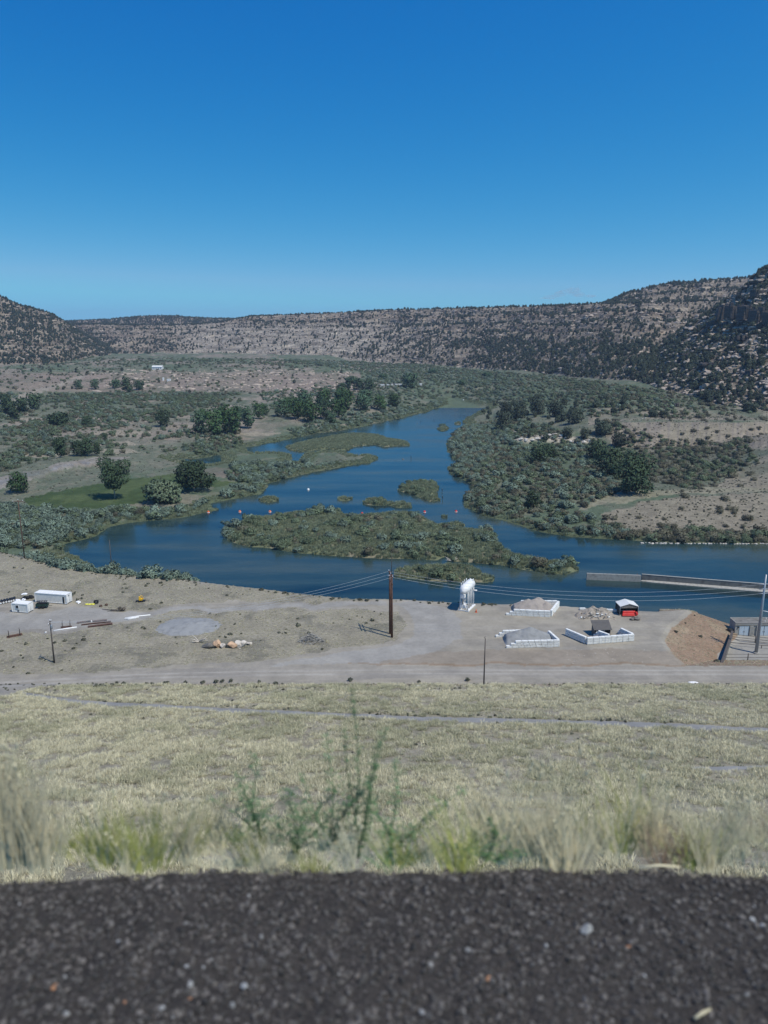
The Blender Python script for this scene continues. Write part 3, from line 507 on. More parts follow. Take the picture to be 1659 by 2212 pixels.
def gn_scatter(name, P, S, RZ, meshes, kind='stuff', label=None, cat=None, mat=None, ix=None, tilt=None):
    me = bpy.data.meshes.new(name); me.vertices.add(len(P)); me.vertices.foreach_set('co', np.asarray(P, np.float32).ravel())
    for nm, ty, v in (('sc', 'FLOAT', S), ('rz', 'FLOAT', RZ)): a = me.attributes.new(nm, ty, 'POINT'); a.data.foreach_set('value', np.asarray(v, np.float32))
    a = me.attributes.new('ix', 'INT', 'POINT'); a.data.foreach_set('value', (np.asarray(ix) if ix is not None else RNG.integers(0, len(meshes), len(P))).astype(np.int32))
    a = me.attributes.new('tl', 'FLOAT', 'POINT'); a.data.foreach_set('value', np.asarray(tilt if tilt is not None else np.zeros(len(P)), np.float32))
    me.update(); o = link(bpy.data.objects.new(name, me)); tag(o, label, cat, kind=kind)
    g = bpy.data.node_groups.new(name, 'GeometryNodeTree'); g.interface.new_socket('Geometry', in_out='INPUT', socket_type='NodeSocketGeometry'); g.interface.new_socket('Geometry', in_out='OUTPUT', socket_type='NodeSocketGeometry')
    N = g.nodes.new; i_ = N('NodeGroupInput'); o_ = N('NodeGroupOutput'); ip = N('GeometryNodeInstanceOnPoints'); ci = N('GeometryNodeCollectionInfo'); ci.inputs['Collection'].default_value = proto_col(name, meshes)
    ci.inputs['Separate Children'].default_value = True; ci.inputs['Reset Children'].default_value = True; ip.inputs['Pick Instance'].default_value = True
    def at(nm, ty): q = N('GeometryNodeInputNamedAttribute'); q.data_type = ty; q.inputs[0].default_value = nm; return q.outputs[0]
    cb = N('ShaderNodeCombineXYZ'); g.links.new(at('rz', 'FLOAT'), cb.inputs[2]); g.links.new(at('tl', 'FLOAT'), cb.inputs[0])
    L_ = g.links.new; L_(i_.outputs[0], ip.inputs['Points']); L_(ci.outputs[0], ip.inputs['Instance']); L_(at('ix', 'INT'), ip.inputs['Instance Index']); L_(cb.outputs[0], ip.inputs['Rotation']); L_(at('sc', 'FLOAT'), ip.inputs['Scale']); L_(ip.outputs[0], o_.inputs[0])
    md = o.modifiers.new('scatter', 'NODES'); md.node_group = g; return o
AREA = np.gradient(Y, axis=0)*np.gradient(X, axis=1)
def sample(wt, n):                                        # n ground points, picked by area x density
    wt = (wt*AREA).ravel(); wt[wt < 0] = 0; k = RNG.choice(wt.size, n, p=wt/wt.sum()); j, i = np.divmod(k, NU)
    yy = Yr[j]+(RNG.random(n)-.5)*np.gradient(Yr)[j]; uu = Ur[i]+(RNG.random(n)-.5)*(Ur[1]-Ur[0]); x = uu*yy
    return np.stack([x, yy, HZ(x, yy)], -1)
LMK = [('gully in the right canyon', 1400, 800), ('right slope skyline', 1640, 610), ('ledges under the dark rim', 1610, 740), ('lower right canyon slope', 1600, 840), ('left slope skyline', 60, 670), ('pale waterline stones', 1470, 1168), ('shore below the dirt path', 1310, 1152), ('corner of the gravel yard', 60, 1188), ('thin grey pole', 242, 1222), ('brown left pole', 53, 1160), ('yard bank by the water', 350, 1242), ('far right shore', 1600, 1165), ('river channel', 930, 890), ('big river island', 780, 1160), ('low island by the bank', 950, 1240), ('left river bank', 330, 1115), ('lone cottonwood', 245, 1040), ('lawn', 150, 1080), ('gravel yard edge', 150, 1215), ('spreading willow', 350, 1065), ('small pond', 430, 975), ('upper reed island', 740, 950), ('riverside grove', 480, 910), ('long grove', 680, 870),
       ('trailer village', 850, 825), ('white house', 335, 795), ('dirt bluff', 600, 815), ('left canyon slope', 90, 740), ('dirt track across the plain', 100, 830), ('bare road bank', 180, 1000), ('brushy plain', 120, 930), ('big green tree', 1370, 1030), ('pale rock ledge', 1180, 935), ('right river bank', 1060, 1070), ('gravel knoll', 1470, 1110), ('grey bench', 1480, 895),
       ('gully slope', 1450, 980), ('right canyon slope', 1560, 800), ('dark rim outcrop', 1600, 660), ('right slope foot', 1300, 850), ('far canyon wall', 900, 730), ('far wall left end', 350, 740), ('valley mouth', 1050, 830), ('far wall right end', 1300, 740), ('dirt path by the bank', 1400, 1075), ('concrete river wall', 1450, 1255), ('white tank', 1005, 1290), ('block bins', 1200, 1350),
       ('brown slope', 1500, 1380), ('boulder row', 490, 1392), ('white container', 120, 1288), ('tall double pole', 845, 1377), ('gravel road', 600, 1450), ('narrow field track', 800, 1548), ('upper bare field', 800, 1500)]
LX = np.array([l[1] for l in LMK]); LY = np.array([l[2] for l in LMK])
ORD = ['leftmost', 'second', 'third', 'fourth', 'fifth', 'sixth', 'seventh', 'eighth', 'ninth', 'tenth', 'eleventh', 'twelfth', 'thirteenth', 'fourteenth', 'fifteenth', 'sixteenth', 'seventeenth', 'eighteenth', 'nineteenth', 'twentieth', 'twenty-first', 'twenty-second', 'twenty-third', 'twenty-fourth']
def landlabels(pts, sizes, adjs, noun):
    px, py = proj(pts[:, 0], pts[:, 1], pts[:, 2]); k = np.argmin(((px[:, None]-LX)**2)+((py[:, None]-LY)*1.6)**2, 1); md = np.quantile(sizes, [.33, .66]); lab = [None]*len(px); grp = {}
    for i in range(len(px)):
        s = adjs[0] if sizes[i] < md[0] else adjs[1] if sizes[i] < md[1] else adjs[2]; rel = 'above' if py[i] < LY[k[i]]-12 else 'below' if py[i] > LY[k[i]]+12 else 'beside'
        grp.setdefault('%s %s %s the %s' % (s, noun, rel, LMK[k[i]][0]), []).append(i)
    for t, L_ in grp.items():
        L_.sort(key=lambda i: px[i])
        for j, i in enumerate(L_):
            lab[i] = t if len(L_) == 1 else '%s, %s' % (t, 'leftmost one' if j == 0 else 'rightmost one' if j == len(L_)-1 else ((ORD[j] if j < 13 else ORD[len(L_)-1-j] if len(L_)-1-j < 13 else 'one of the middle ones')+(' from right' if j >= 13 and len(L_)-1-j < 13 else '' if j >= 13 else ' from left')))
    return lab
def scatter(nm, wts, size, key, noun, adjs, group, stuffname, top=300, sq=None, cat=None, minpx=2.0, sink=.05):
    P = np.concatenate([sample(w_, n_) for w_, n_ in wts]); S = RNG.uniform(size[0], size[1], len(P))**1.0; S = S*(1+ (RNG.random(len(P))**4)*.6)
    px, py = proj(P[:, 0], P[:, 1], P[:, 2]); ap = F*S/P[:, 1]; ins = (px > -10) & (px < 1669) & (ap > minpx*2.16); P[:, 2] -= S*sink
    o = np.argsort(-(ap*ins)); k = o[:top]; k = k[ins[k]]; rest = np.ones(len(P), bool); rest[k] = False
    lab = landlabels(P[k], S[k], adjs, noun); ms = P_[key]
    for j, i in enumerate(k):
        c = bpy.data.objects.new(nm, ms[int(RNG.integers(len(ms)))]); COL.objects.link(c); c.location = P[i]; s = float(S[i]); c.scale = (s*RNG.uniform(.9, 1.15), s*RNG.uniform(.9, 1.15), s*RNG.uniform(.85, 1.15)); c.rotation_euler[2] = RNG.uniform(0, 6.28)
        tag(c, lab[j], cat or nm.replace('_', ' '), group)
    if rest.any(): gn_scatter(stuffname, P[rest], S[rest], RNG.uniform(0, 6.28, rest.sum()), ms, label=group, cat=None)
# region weights (picture outlines applied to the visible ground)
def reg(poly, soft=True): return (inpoly(jx if soft else PX, jy if soft else PY, poly) & VIS).astype(float)
land = ((L > 1.0) & (WID == 0) & ~PADM & ~DAMM & (Y < 1800)).astype(float); isl = (ISLID > 0)
LB_ = reg([(-20,1100),(60,1104),(140,1106),(270,1102),(330,1108),(460,1092),(520,1070),(560,1062),(570,1050),(620,1030),(700,1010),(805,990),(800,980),(660,975),(640,990),(560,980),(520,1000),(480,1030),(540,1050),(440,1090),(380,1122),(240,1140),(180,1168),(120,1185),(-20,1170)])*land
NOCH = 1.0-1.0*(((PX > 520) & (PX < 830) & (PY < 1003)) | ((PX > 365) & (PX < 490) & (PY > 985) & (PY < 1016)))
LB_ = LB_*NOCH
LB2 = ((sp_ > 1.0) & (sp_ < 16) & (PX < 440) & (Y < 300) & (L > .8))*1.0
LB3 = ((sp_ > .3) & (sp_ < 3.5) & (PX > 60) & (PX < 410) & (Y < 300))*1.0
LB4 = reg([(-20,1080),(60,1100),(140,1112),(160,1150),(100,1185),(-20,1180)])*land
RB_ = reg([(985,935),(1100,900),(1290,955),(1340,980),(1410,1055),(1300,1075),(1235,1105),(1290,1125),(1350,1160),(1182,1150),(1044,1115),(1003,1095),(1000,1070),(1022,1048),(968,1018),(988,1003),(970,980),(965,950)])*land
RBs = reg([(960,930),(1040,915),(1110,950),(1020,1010),(1060,1050),(1040,1100),(1100,1120),(1350,1150),(1420,1172),(1182,1153),(1044,1116),(1000,1095),(1000,1070),(1022,1048),(966,1020),(988,1003),(968,980)])*land
KB = reg([(1290,1125),(1360,1150),(1659,1150),(1700,1178),(1354,1172),(1280,1165)])*land
RJ = reg([(1050,868),(1200,850),(1400,862),(1380,885),(1290,905),(1290,950),(1110,950),(1040,905)])*land
GS = reg([(1300,905),(1420,945),(1540,958),(1620,950),(1640,1000),(1500,1060),(1400,1040),(1330,960)])*land
vg = sm((.62-dry)*3+.2)
FV = reg([(560,775),(880,785),(1100,812),(1200,850),(1060,872),(970,855),(860,880),(760,900),(600,900),(560,850),(790,830),(770,800)])*land
FV2 = reg([(980,800),(1200,812),(1420,850),(1500,880),(1340,895),(1240,905),(1060,872),(1000,850)])*land
FLT = reg([(100,770),(560,776),(900,786),(1200,815),(1350,838),(1200,835),(1000,805),(560,788),(100,790)])*land
GB = reg([(1200,812),(1400,840),(1560,862),(1700,885),(1500,906),(1300,900),(1240,870)])*land
BN = reg([(1290,905),(1659,880),(1659,1150),(1350,1150),(1290,1120),(1420,1060),(1380,960)])*land
LP = reg([(-40,850),(300,850),(780,850),(640,930),(500,975),(400,1010),(300,980),(150,990),(-40,1030)])*land*(.15+vg)
FL = reg([(-40,790),(560,775),(760,800),(780,850),(-40,860)])*land
RS = reg([(620,925),(950,868),(975,875),(900,900),(780,925),(640,948)])*land
ILB = isl*(fbm(X/8, Y/8, 3, 61) > .5)*(ISLID != 1); big = (ISLID == 2); LP = LP*NOCH
reeds = (((L > .3) & (L < 9) & ~isl & (WID == 0) & ~PADM & ~DAMM)*1.0+isl*2.2)*(Y < 900)
walls = lambda k: (WID == k)*1.0
gully = ((WID == 3) | (WID == 1))*reg([(1250,850),(1330,840),(1400,760),(1450,740),(1480,760),(1420,830),(1340,868)])
scatter('silver_shrub', [(LB_, 300), (LB4*1., 120), (LB3, 95), (LB2, 60), (RBs, 300), (RB_, 300), (FV, 700), (FV2, 260), (RS, 130), (LP, 420), (isl*big*1., 60)], (2.4, 4.6), 'olive', 'silvery grey-green shrub', ('small', 'rounded', 'broad'), 'silvery shrubs along the river banks', 'shrub_thicket')
scatter('willow_shrub', [(LB_, 260), (RB_, 750), (ILB*1.0, 200), (RS, 200), (FV, 1900), (FV2, 900), (FLT, 900), (GB, 330), (LP, 1900), (FL, 420), (KB, 50), (LB2, 20), (LB4, 30), (GS, 200)], (2.0, 4.2), 'willow', 'green willow shrub', ('low', 'rounded', 'spreading'), 'green shrubs on the valley floor', 'willow_thicket')
scatter('tamarisk_shrub', [(RB_, 1000), (RBs, 160), (KB, 170), (LP, 900), (FL, 500), (FV, 500), (FV2, 500), (FLT, 300), (GB, 330), (BN, 120), (isl*big*1., 30), (LB_, 60), (GS, 300)], (1.8, 3.8), 'tamar', 'brownish tamarisk shrub', ('low', 'rounded', 'broad'), 'brownish shrubs on the right bank', 'tamarisk_thicket')
jd = sm((fbm(X/45, Y/45, 4, 62)-.38)*5)*.6+sm((fbm(U*75, Z/9., 4, 66)-.45)*8)*.9; lowr = sm((.75-s3)*3)
palew = 1-.72*sm((PX-330)/120)*sm((820-PX)/150)*sm((PY-700)/15)
scatter('juniper', [((WID == 1)*VIS*(.3+jd)*palew*(1+2.2*sm((.55-s1)*4)*sm((PX-850)/250)), 21000), ((WID == 3)*VIS*(.35+.8*jd), 5200), ((WID == 4)*VIS*(.45+.6*jd), 8200), (RJ, 150), (FL, 60), (GS, 14), (gully, 260)], (1.7, 5.2), 'junip', 'dark green juniper', ('small', 'rounded', 'large'), 'junipers on the canyon slopes', 'juniper_woodland', cat='juniper', sink=.08)
scatter('sagebrush', [(isl*big*1., 160), (land*VIS*(dry > .4)*(Y < 700)*(L > 12), 2600), (FL, 2500), (LP, 2500), (GS, 1300), (BN, 1300), (FLT, 900), (GB, 700), (reg([(1290,1125),(1400,1082),(1659,1060),(1659,1160),(1350,1160)])*land, 260), (PADM*GR*(fbm(X/9, Y/9, 3, 63) > .5), 130), (SL*1.0, 16), (((sp_ < -.2) & (sp_ > -2) & (U < .25) & PADM)*1.0, 150)], (.4, 1.05), 'sage', 'grey sagebrush clump', ('tiny', 'small', 'larger'), 'low sagebrush clumps', 'sagebrush_cover', cat='bush')
scatter('boulder', [((WID == 1)*VIS*(steep+.15), 7500), ((WID == 3)*VIS*(.3+steep), 4200), ((WID == 4)*VIS*(.3+steep), 1900), (reg([(200,800),(760,800),(760,846),(200,846)])*land, 500)], (1.2, 4.2), 'rock', 'tan sandstone boulder', ('small', 'angular', 'large'), 'sandstone boulders on the canyon slopes', 'boulder_field', cat='boulder', sink=.2, minpx=1.5)
q = sample(reeds, 17000); gn_scatter('reeds', q, RNG.uniform(.7, 1.7, len(q)), RNG.uniform(0, 6.28, len(q)), P_['reed'], label='pale green reeds along the water edge and on the islands')
fd = DAMM*VIS*(cls == 4)*(Y > 44)*(Y < 150)
q = sample(fd*(.10+sm((fbm(X/2.6, Y/2.6, 4, 64)-.40)*6)), 60000); px_, py_ = proj(q[:, 0], q[:, 1], q[:, 2]); grn = fbm(q[:, 0]/9, q[:, 1]/9, 3, 65)+.15*np.exp(-((px_-700)/260)**2)
ix = np.where(grn+RNG.normal(size=len(q))*.12 > .64, 3, 0)+RNG.integers(0, 3, len(q))
gn_scatter('grass', q, RNG.uniform(.35, 1.0, len(q)), RNG.uniform(0, 6.28, len(q)), P_['dry'], label='sparse dry grass tufts covering the dam face', ix=ix)
q = sample(((np.abs(PY-tl+8) < 3.5) & DAMM & (PX > 120))*1.0*(fbm(X/3, Y/3, 2, 68) > .42)+((PY > 1470) & (PY < 1492) & DAMM)*.25+fd*.012, 900); gn_scatter('low_scrub', q, RNG.uniform(.3, .7, len(q)), RNG.uniform(0, 6.28, len(q)), P_['sage'], label='dark low scrub along the narrow field track')
q = sample(PADM*(GR | (cls == 10))*1.0, 9000); gn_scatter('dry_grass', q, RNG.uniform(.2, .5, len(q)), RNG.uniform(0, 6.28, len(q)), P_['dry'], label='thin dry grass on the cleared ground')

# ------------------------------------------------------------------ single trees
def tree(px, py, w_, h_, nm, label, group, mat='cotton', trunk=.18, n=2200, seed=0, lf=.03, tr=.02, bark='bark', dist=None, pear=0):
    p = onground(px, py); D = p.y*cp-(p.z-CAMZ)*sp; W = w_*D/F; H = h_*D/F*1.03; r = np.random.default_rng(seed+int(px)); root = empty(nm, p, 0, label, 'tree', group); bl = []
    z0 = H*trunk; hc = H-z0
    for i in range(15):
        f = (i+.5)/15; z = z0+hc*(.10+.80*f); ww = W*.5*math.sin(math.pi*(.16+.72*f))**.7*(1+pear*(f-.5)); a = i*2.4+r.uniform(0, .8); d = ww*r.uniform(.25, .78); s = r.uniform(.20, .31)*W*.9
        bl.append((math.cos(a)*d, math.sin(a)*d*.9, z, min(s, ww*1.0)*1., min(s, ww)*1., min(s*.85, hc*.2)))
    V_, F_ = leaves(bl, n, lf*max(W, H*.8), seed+3, .3); m_ = MB(); m_.tube([(0, 0, -.4), (W*.01, 0, z0*.5), (-W*.01, 0, z0*1.1), (W*.02, 0, z0+hc*.45)], [H*tr*1.4, H*tr, H*tr*.9, H*tr*.35], 8)
    for i in range(6):
        b = bl[2*i+1]; m_.tube([(0, 0, z0*(.8+.1*i)), (b[0]*.5, b[1]*.5, (z0+b[2])*.5), (b[0], b[1], b[2])], [H*tr*.5, H*tr*.35, H*tr*.15], 6)
    m_.obj('trunk', M[bark], root); link(bpy.data.objects.new('crown', crown('crown', V_, F_, M[mat], .55)), root); return root
G1 = 'cottonwoods by the lawn'; G2 = 'trees of the riverside groves'; G3 = 'trees far down the valley'; G4 = 'trees of the right bank'
tree(248, 1077, 70, 83, 'cottonwood_tree', 'lone cottonwood with pale trunk and top-heavy crown on the lawn', G1, trunk=.24, n=5600, lf=.024, tr=.016, pear=1.3, mat='tree2')
tree(420, 1061, 84, 63, 'cottonwood_tree', 'broad dark cottonwood at the far end of the lawn', G1, trunk=.13, n=3600, lf=.026, tr=.03, mat='tree2')
tree(355, 1086, 84, 46, 'willow_tree', 'spreading low grey-green willow beside the river bank', G1, 'willow', trunk=.04, n=3200, lf=.03)
tree(42, 1064, 50, 42, 'cottonwood_tree', 'bushy dark cottonwood left of the lawn', G1, trunk=.08)
for i, (a, b_, c_, d_, l) in enumerate([(131,988,30,44,'slim dark tree above the bare road bank'), (170,985,34,32,'rounded tree in the row over the road bank'), (190,985,34,36,'taller tree in the row over the road bank'), (211,984,17,27,'narrow tree at the right end of the road bank row'), (227,952,14,17,'small round tree by the sandy path'), (353,922,32,36,'dark tree with visible trunk on the sandy plain'), (128,920,50,28,'wide bushy tree on the brushy plain'), (188,920,24,20,'small bush-like tree on the brushy plain')]): tree(a, b_, c_, d_, 'cottonwood_tree', l, 'scattered trees on the left plain', n=1300, lf=.04, trunk=.08, seed=i, mat='tree2')
gr = [(432,938,36,50),(462,942,44,56),(500,938,52,60),(535,925,36,46),(558,905,30,36),(480,915,36,36),(515,910,34,34),(437,905,28,22),(572,897,20,24),(608,900,34,40),(640,905,42,46),(672,912,44,44),(700,905,40,44),(730,902,40,40),(620,888,30,28),(660,880,40,34),(700,878,44,36),(745,885,44,40),(785,888,38,36),(820,885,32,30),(850,878,30,26),(790,868,40,26),(740,868,44,28),(655,900,34,30),(715,915,30,24)]
for i, g_ in enumerate(gr): tree(*g_, 'cottonwood_tree', '%s in the %s' % (['dark cottonwood', 'tall green cottonwood', 'rounded cottonwood'][i % 3], ('left grove by the river' if g_[0] < 590 else 'long grove below the bluff'))+', '+('front row' if g_[1] > 900 else 'middle row' if g_[1] > 882 else 'back row')+', %s from the left' % ORD[sum(1 for k in gr if k[0] < g_[0] and (k[0] < 590) == (g_[0] < 590))], G2, n=1100, lf=.042, trunk=.06, seed=40+i, mat='cotton' if i % 3 else 'far')
fr = [(884,838,38,30,'big dark round tree right of the trailers'),(752,842,16,24,'narrow dark tree at the bluff corner'),(775,842,26,24,'tree behind the bluff corner'),(798,842,26,23,'rounded tree left of the trailers'),(760,828,30,14,'low tree behind the bluff corner grove'),(998,833,18,12,'small round tree on the far meadow'),(170,840,20,20,'left one of three trees above the left bluff'),(205,841,20,22,'middle one of three trees above the left bluff'),(275,850,30,36,'largest tree above the left bluff'),(250,838,24,18,'low tree beside the largest bluff tree'),(300,842,24,20,'right tree above the left bluff'),(20,893,36,32,'dark tree at the left end of the plain grove'),(48,890,34,30,'middle tree of the plain grove'),(74,884,34,34,'tallest tree of the plain grove'),(12,872,30,20,'back tree of the plain grove'),(30,905,26,20,'front tree of the plain grove'),(1052,815,24,10,'wide low tree in the far meadow'),(740,838,18,10,'small tree at the foot of the bluff'),(828,818,22,10,'low tree behind the trailers'),(935,806,24,9,'flat far tree under the canyon wall')]
for i, g_ in enumerate(fr): tree(*g_[:4], 'cottonwood_tree', g_[4], G3, n=800, lf=.05, trunk=.06, seed=80+i, mat='far' if g_[1] < 845 else 'tree2')
rb = [(1370,1067,92,84,'huge dense dark green tree beside the dirt path'),(1322,1030,70,62,'wide green tree left of the huge one'),(1290,995,52,44,'green tree under the pale rock ledge end'),(1160,1000,44,36,'round dark tree below the pale rock ledge'),(1185,990,40,30,'second round tree below the pale rock ledge'),(1150,1098,34,38,'small dark tree at the bank clearing'),(1300,940,40,30,'dark tree at the top of the gully slope'),(1335,965,34,30,'dark tree on the gully slope'),(1120,905,34,34,'dark tree at the left end of the ledge'),(1085,925,36,36,'tree over the river bend'),(1240,915,40,34,'dark tree above the ledge'),(1200,900,40,34,'middle tree above the ledge'),(1160,895,36,32,'left tree above the ledge'),(1095,895,30,26,'tree at the head of the right bank'),(1225,945,26,22,'small juniper-like tree on the ledge'),(1262,950,24,26,'dark tree at the right end of the ledge'),(1410,900,26,14,'low round tree on the grey bench'),(1432,901,22,14,'second round tree on the grey bench'),(1618,888,40,18,'wide dark tree at the right edge of the grey bench'),(1530,862,34,16,'dark tree at the foot of the right slope')]
for i, g_ in enumerate(rb): tree(*g_[:4], 'bushy_tree', g_[4], G4, n=2600 if g_[2] > 60 else 1300, lf=.028 if g_[2] > 60 else .04, trunk=.03, seed=120+i, mat='tree2' if i in (0, 1, 2, 3, 4) else 'junip' if i > 5 else 'tree2')

# ------------------------------------------------------------------ things on the work pad
def GZ(px, py): p = onground(px, py); return p
def at(p, q): return Vector(p)-Vector(q)
def frame2(a, b):                                         # a -> b on the ground: length, angle, middle
    d = b-a; return math.hypot(d.x, d.y), math.atan2(d.y, d.x)
# poles
def insulators(mb, pts):
    for p in pts: mb.tube([(p[0], p[1], p[2]), (p[0], p[1], p[2]+.10), (p[0], p[1], p[2]+.2), (p[0], p[1], p[2]+.32)], [.05, .11, .08, .05], 8)
pa = G(846.6, 1377, 0); pb = G(842.6, 1369, 0); root = empty('utility_pole', pa, 0, 'tall double wooden utility pole with lightning rod standing beside the gravel loop', 'utility pole'); q = pb-pa; H = 16.4
for k, o_ in enumerate((Vector((0, 0, 0)), Vector((q.x, q.y, 0)))): MB().tube([o_-Vector((0, 0, .5)), o_+Vector((-.05, 0, H*.5)), o_+Vector((-.1, 0, H))], [.30, .26, .2], 12).obj('pole', M['wood'], root)
top = Vector((-.1, 0, H)); MB().tube([top, top+Vector((-.03, 0, 2.6)), top+Vector((-.02, 0, 6.0))], [.10, .08, .035], 6).obj('lightning_rod', M['gwood'], root)
dirv = q.normalized(); mb = MB()
for z in (H-.35, H-2.2): c = q*.5+Vector((0, 0, z)); mb.tube([c-dirv*2.6+Vector((-.1, 0, 0)), c+dirv*2.6+Vector((-.1, 0, 0))], .13, 6)
mb.obj('crossarm', M['wood'], root); mb = MB(); mb.tube([(0, 0, H*.55), q+Vector((0, 0, H*.75))], .08, 6); mb.tube([q+Vector((0, 0, H*.55)), Vector((0, 0, H*.75))], .08, 6); mb.obj('cross_brace', M['wood'], root)
wp = [pa+q*.5+dirv*o_+Vector((-.1, 0, H-.35)) for o_ in (-2.4, 0, 2.4)]
mb = MB(); insulators(mb, [(q*.5+dirv*o_+Vector((-.1, 0, H-.25))) for o_ in (-2.4, 0, 2.4)]); mb.tube([(-.3, .2, H-.2), (-1.0, .2, H-.45)], .07, 6); mb.obj('insulator', M['insul'], root)
def pole(px, py, py_top, r, lab, arm=None, mat='wood', lean=0, foot=None, rod=0, z=None, steel=False):
    p = onground(px, py) if z is None else G(px, py, z); D = p.y; t_ = float(tu(px, py_top)[1]); H = (CAMZ-t_*p.y)-p.z
    rt = empty('utility_pole', p, 0, lab, 'utility pole', 'wooden utility poles' if not steel else None); MB().tube([(0, 0, -.5), (lean*.5, 0, H*.5), (lean, 0, H)], [r*1.25, r, r*.75], 10).obj('pole', M[mat], rt)
    if arm:
        a = R(arm[1]); d = Vector((math.cos(a), math.sin(a), 0)); c = Vector((lean, -.14, H-arm[2])); MB().tube([c-d*arm[0], c+d*arm[0]], .09, 4, smooth=False).obj('crossarm', M[mat], rt)
        mb = MB(); insulators(mb, [c-d*arm[0]*.9+Vector((0, 0, .1)), c+d*arm[0]*.9+Vector((0, 0, .1)), Vector((lean, 0, H))]); mb.obj('insulator', M['insul'], rt)
    return rt, p, H
r1, p1, H1 = pole(117.5, 1432, 1341, .16, 'dark wooden pole with transformer standing in the brush patch near the road', (1.3, 100, .5), 'gwood')
MB().tube([(.28, -.1, H1-1.9), (.28, -.1, H1-1.75), (.28, -.1, H1-.95), (.28, -.1, H1-.85)], [.18, .24, .24, .12], 12).obj('transformer', M['steel'], r1)
r2, p2, H2 = pole(1045, 1481, 1379, .13, 'slim bare dark pole standing at the lower edge of the gravel road', None, 'gwood'); MB().tube([(0, 0, H2), (-.25, 0, H2+.25), (.1, 0, H2+.35)], .06, 6).obj('pole_cap', M['black'], r2)
r3, p3, H3 = pole(53, 1206, 1080, .16, 'brown wooden pole with crossarm standing at the far left edge of the pad', (1.6, 20, .5), 'wood')
r4, p4, H4 = pole(242, 1235, 1166, .14, 'thin grey pole rising from the silvery shrubs by the water', None, 'gwood')
for (a, b_, c_) in ((246, 830, 812), (800, 799, 786), (738, 798, 786), (870, 799, 790), (150, 802, 790), (283, 802, 789), (960, 800, 790)): pole(a, b_, c_, .22, 'far thin pole '+{246: 'above the left bluff', 800: 'right one behind the bluff rim', 738: 'left one behind the bluff rim', 870: 'in the meadow behind the trailers', 150: 'nearest the left canyon slope', 283: 'left of the white house', 960: 'under the middle of the canyon wall'}[a], None, 'gwood')
ps = G(1633, 1411, -5.0); tt = float(tu(1655, 1262)[1]); HS = (CAMZ-tt*ps.y)+5.0; root = empty('steel_pole', ps, 0, 'tall galvanised steel power pole in front of the concrete powerhouse', 'utility pole')
MB().tube([(0, 0, -.3), (.1, 0, HS*.6), (.15, 0, HS+2.5)], [.42, .33, .2], 14).obj('pole', M['steel'], root); MB().tube([(0, 0, 0), (0, 0, .3)], .7, 12).obj('footing', M['conc'], root)
mb = MB(); mb.tube([(-1.2, -.3, HS), (1.6, .3, HS)], .12, 8); mb.tube([(-1.2, -.3, HS-1.2), (1.6, .3, HS-1.2)], .12, 8); mb.tube([(-1.2, -.3, HS-2.4), (1.6, .3, HS-2.4)], .12, 8); mb.obj('crossarm', M['steel'], root)
mb = MB(); mb.tube([(.5, 0, HS*.62), (2.2, 0, HS*.60)], .08, 6); insulators(mb, [(1.5, 0, HS*.50), (2.1, 0, HS*.48), (1.3, 0, HS*.46)]); mb.obj('insulator', M['insul'], root)
wr = [ps+Vector((-1.2, -.3, HS-k*1.2)) for k in range(3)]
def cable(a, b_, sag, lab, r=.024):
    pts = []
    for i in range(25): f = i/24; p = a.lerp(b_, f); p.z -= sag*4*f*(1-f); pts.append(p)
    o = MB().tube([p-a for p in pts], r, 4, False).obj('power_line', M['wire'], None, a); tag(o, lab, 'cable', 'power lines of the tall double pole')
for i, nm in enumerate(('nearest', 'middle', 'farthest')):
    cable(wp[i], wr[2-i], 3.6, '%s power line from the double pole over the water to the steel pole' % nm); cable(wp[i], p1+Vector((-.3+.2*i, .3*i-.3, H1-.35)), 3.0, '%s power line from the double pole down to the transformer pole' % nm)
# containers
def container(a, b_, W, H, lab, mat, ridges, parts, back=1):
    L_, an = frame2(a, b_); rt = empty('shipping_container', a, an, lab, 'container'); mb = MB(); n = int(L_/ridges); z0 = .16
    mb.box((L_/2, back*W/2, z0+H/2), (L_-.08, W-.08, H-.12))
    for i in range(n):
        x = .2+(L_-.4)*(i+.5)/n; mb.box((x, -.0*back+.02*back, z0+H/2), ((L_-.4)/n*.5, .07, H-.3)); mb.box((x, back*(W-.02), z0+H/2), ((L_-.4)/n*.5, .07, H-.3))
    mb.obj('wall', M[mat], rt); mb = MB()
    for x in (0, L_):
        for y in (0, W): mb.box((x, back*y, z0+H/2), (.16, .16, H))
    for y in (0, W):
        for z in (z0+.08, z0+H-.08): mb.box((L_/2, back*y, z), (L_-.16, .14, .16))
    mb.obj('frame', M['white'], rt); mb = MB().box((L_/2, back*W/2, z0+H+.02), (L_+.06, W+.06, .06))
    for i in range(8): mb.box((L_*(i+.5)/8, back*W/2, z0+H+.065), (.3, W-.2, .03))
    mb.obj('roof', M['white'], rt); mb = MB()
    for y in (.28, .74): mb.box((L_+.05, back*W*(y-.01), z0+H/2), (.06, W*.42, H-.25)); 
    for y in (.12, .42, .60, .88): mb.tube([(L_+.11, back*W*y, z0+.2), (L_+.11, back*W*y, z0+H-.2)], .03, 6)
    mb.obj('door', M['white'], rt); return rt, L_, an
a = G(76.9, 1300.4, 0); b_ = G(144.8, 1305.6, 0)
rt, L_, an = container(a, b_, 2.44, 2.6, 'long white ribbed shipping container at the back of the gravel yard', 'cream', .42, 0)
B('side_door', M['dark'], rt, ((L_-.9, -.08, 1.2), (.45, .05, 1.9))); B('sign_panel', M['steel'], rt, ((L_+.14, 1.0, 2.3), (.03, .5, .35)))
a = G(26.8, 1321.9, 0); b_ = G(60.5, 1324.8, 0)
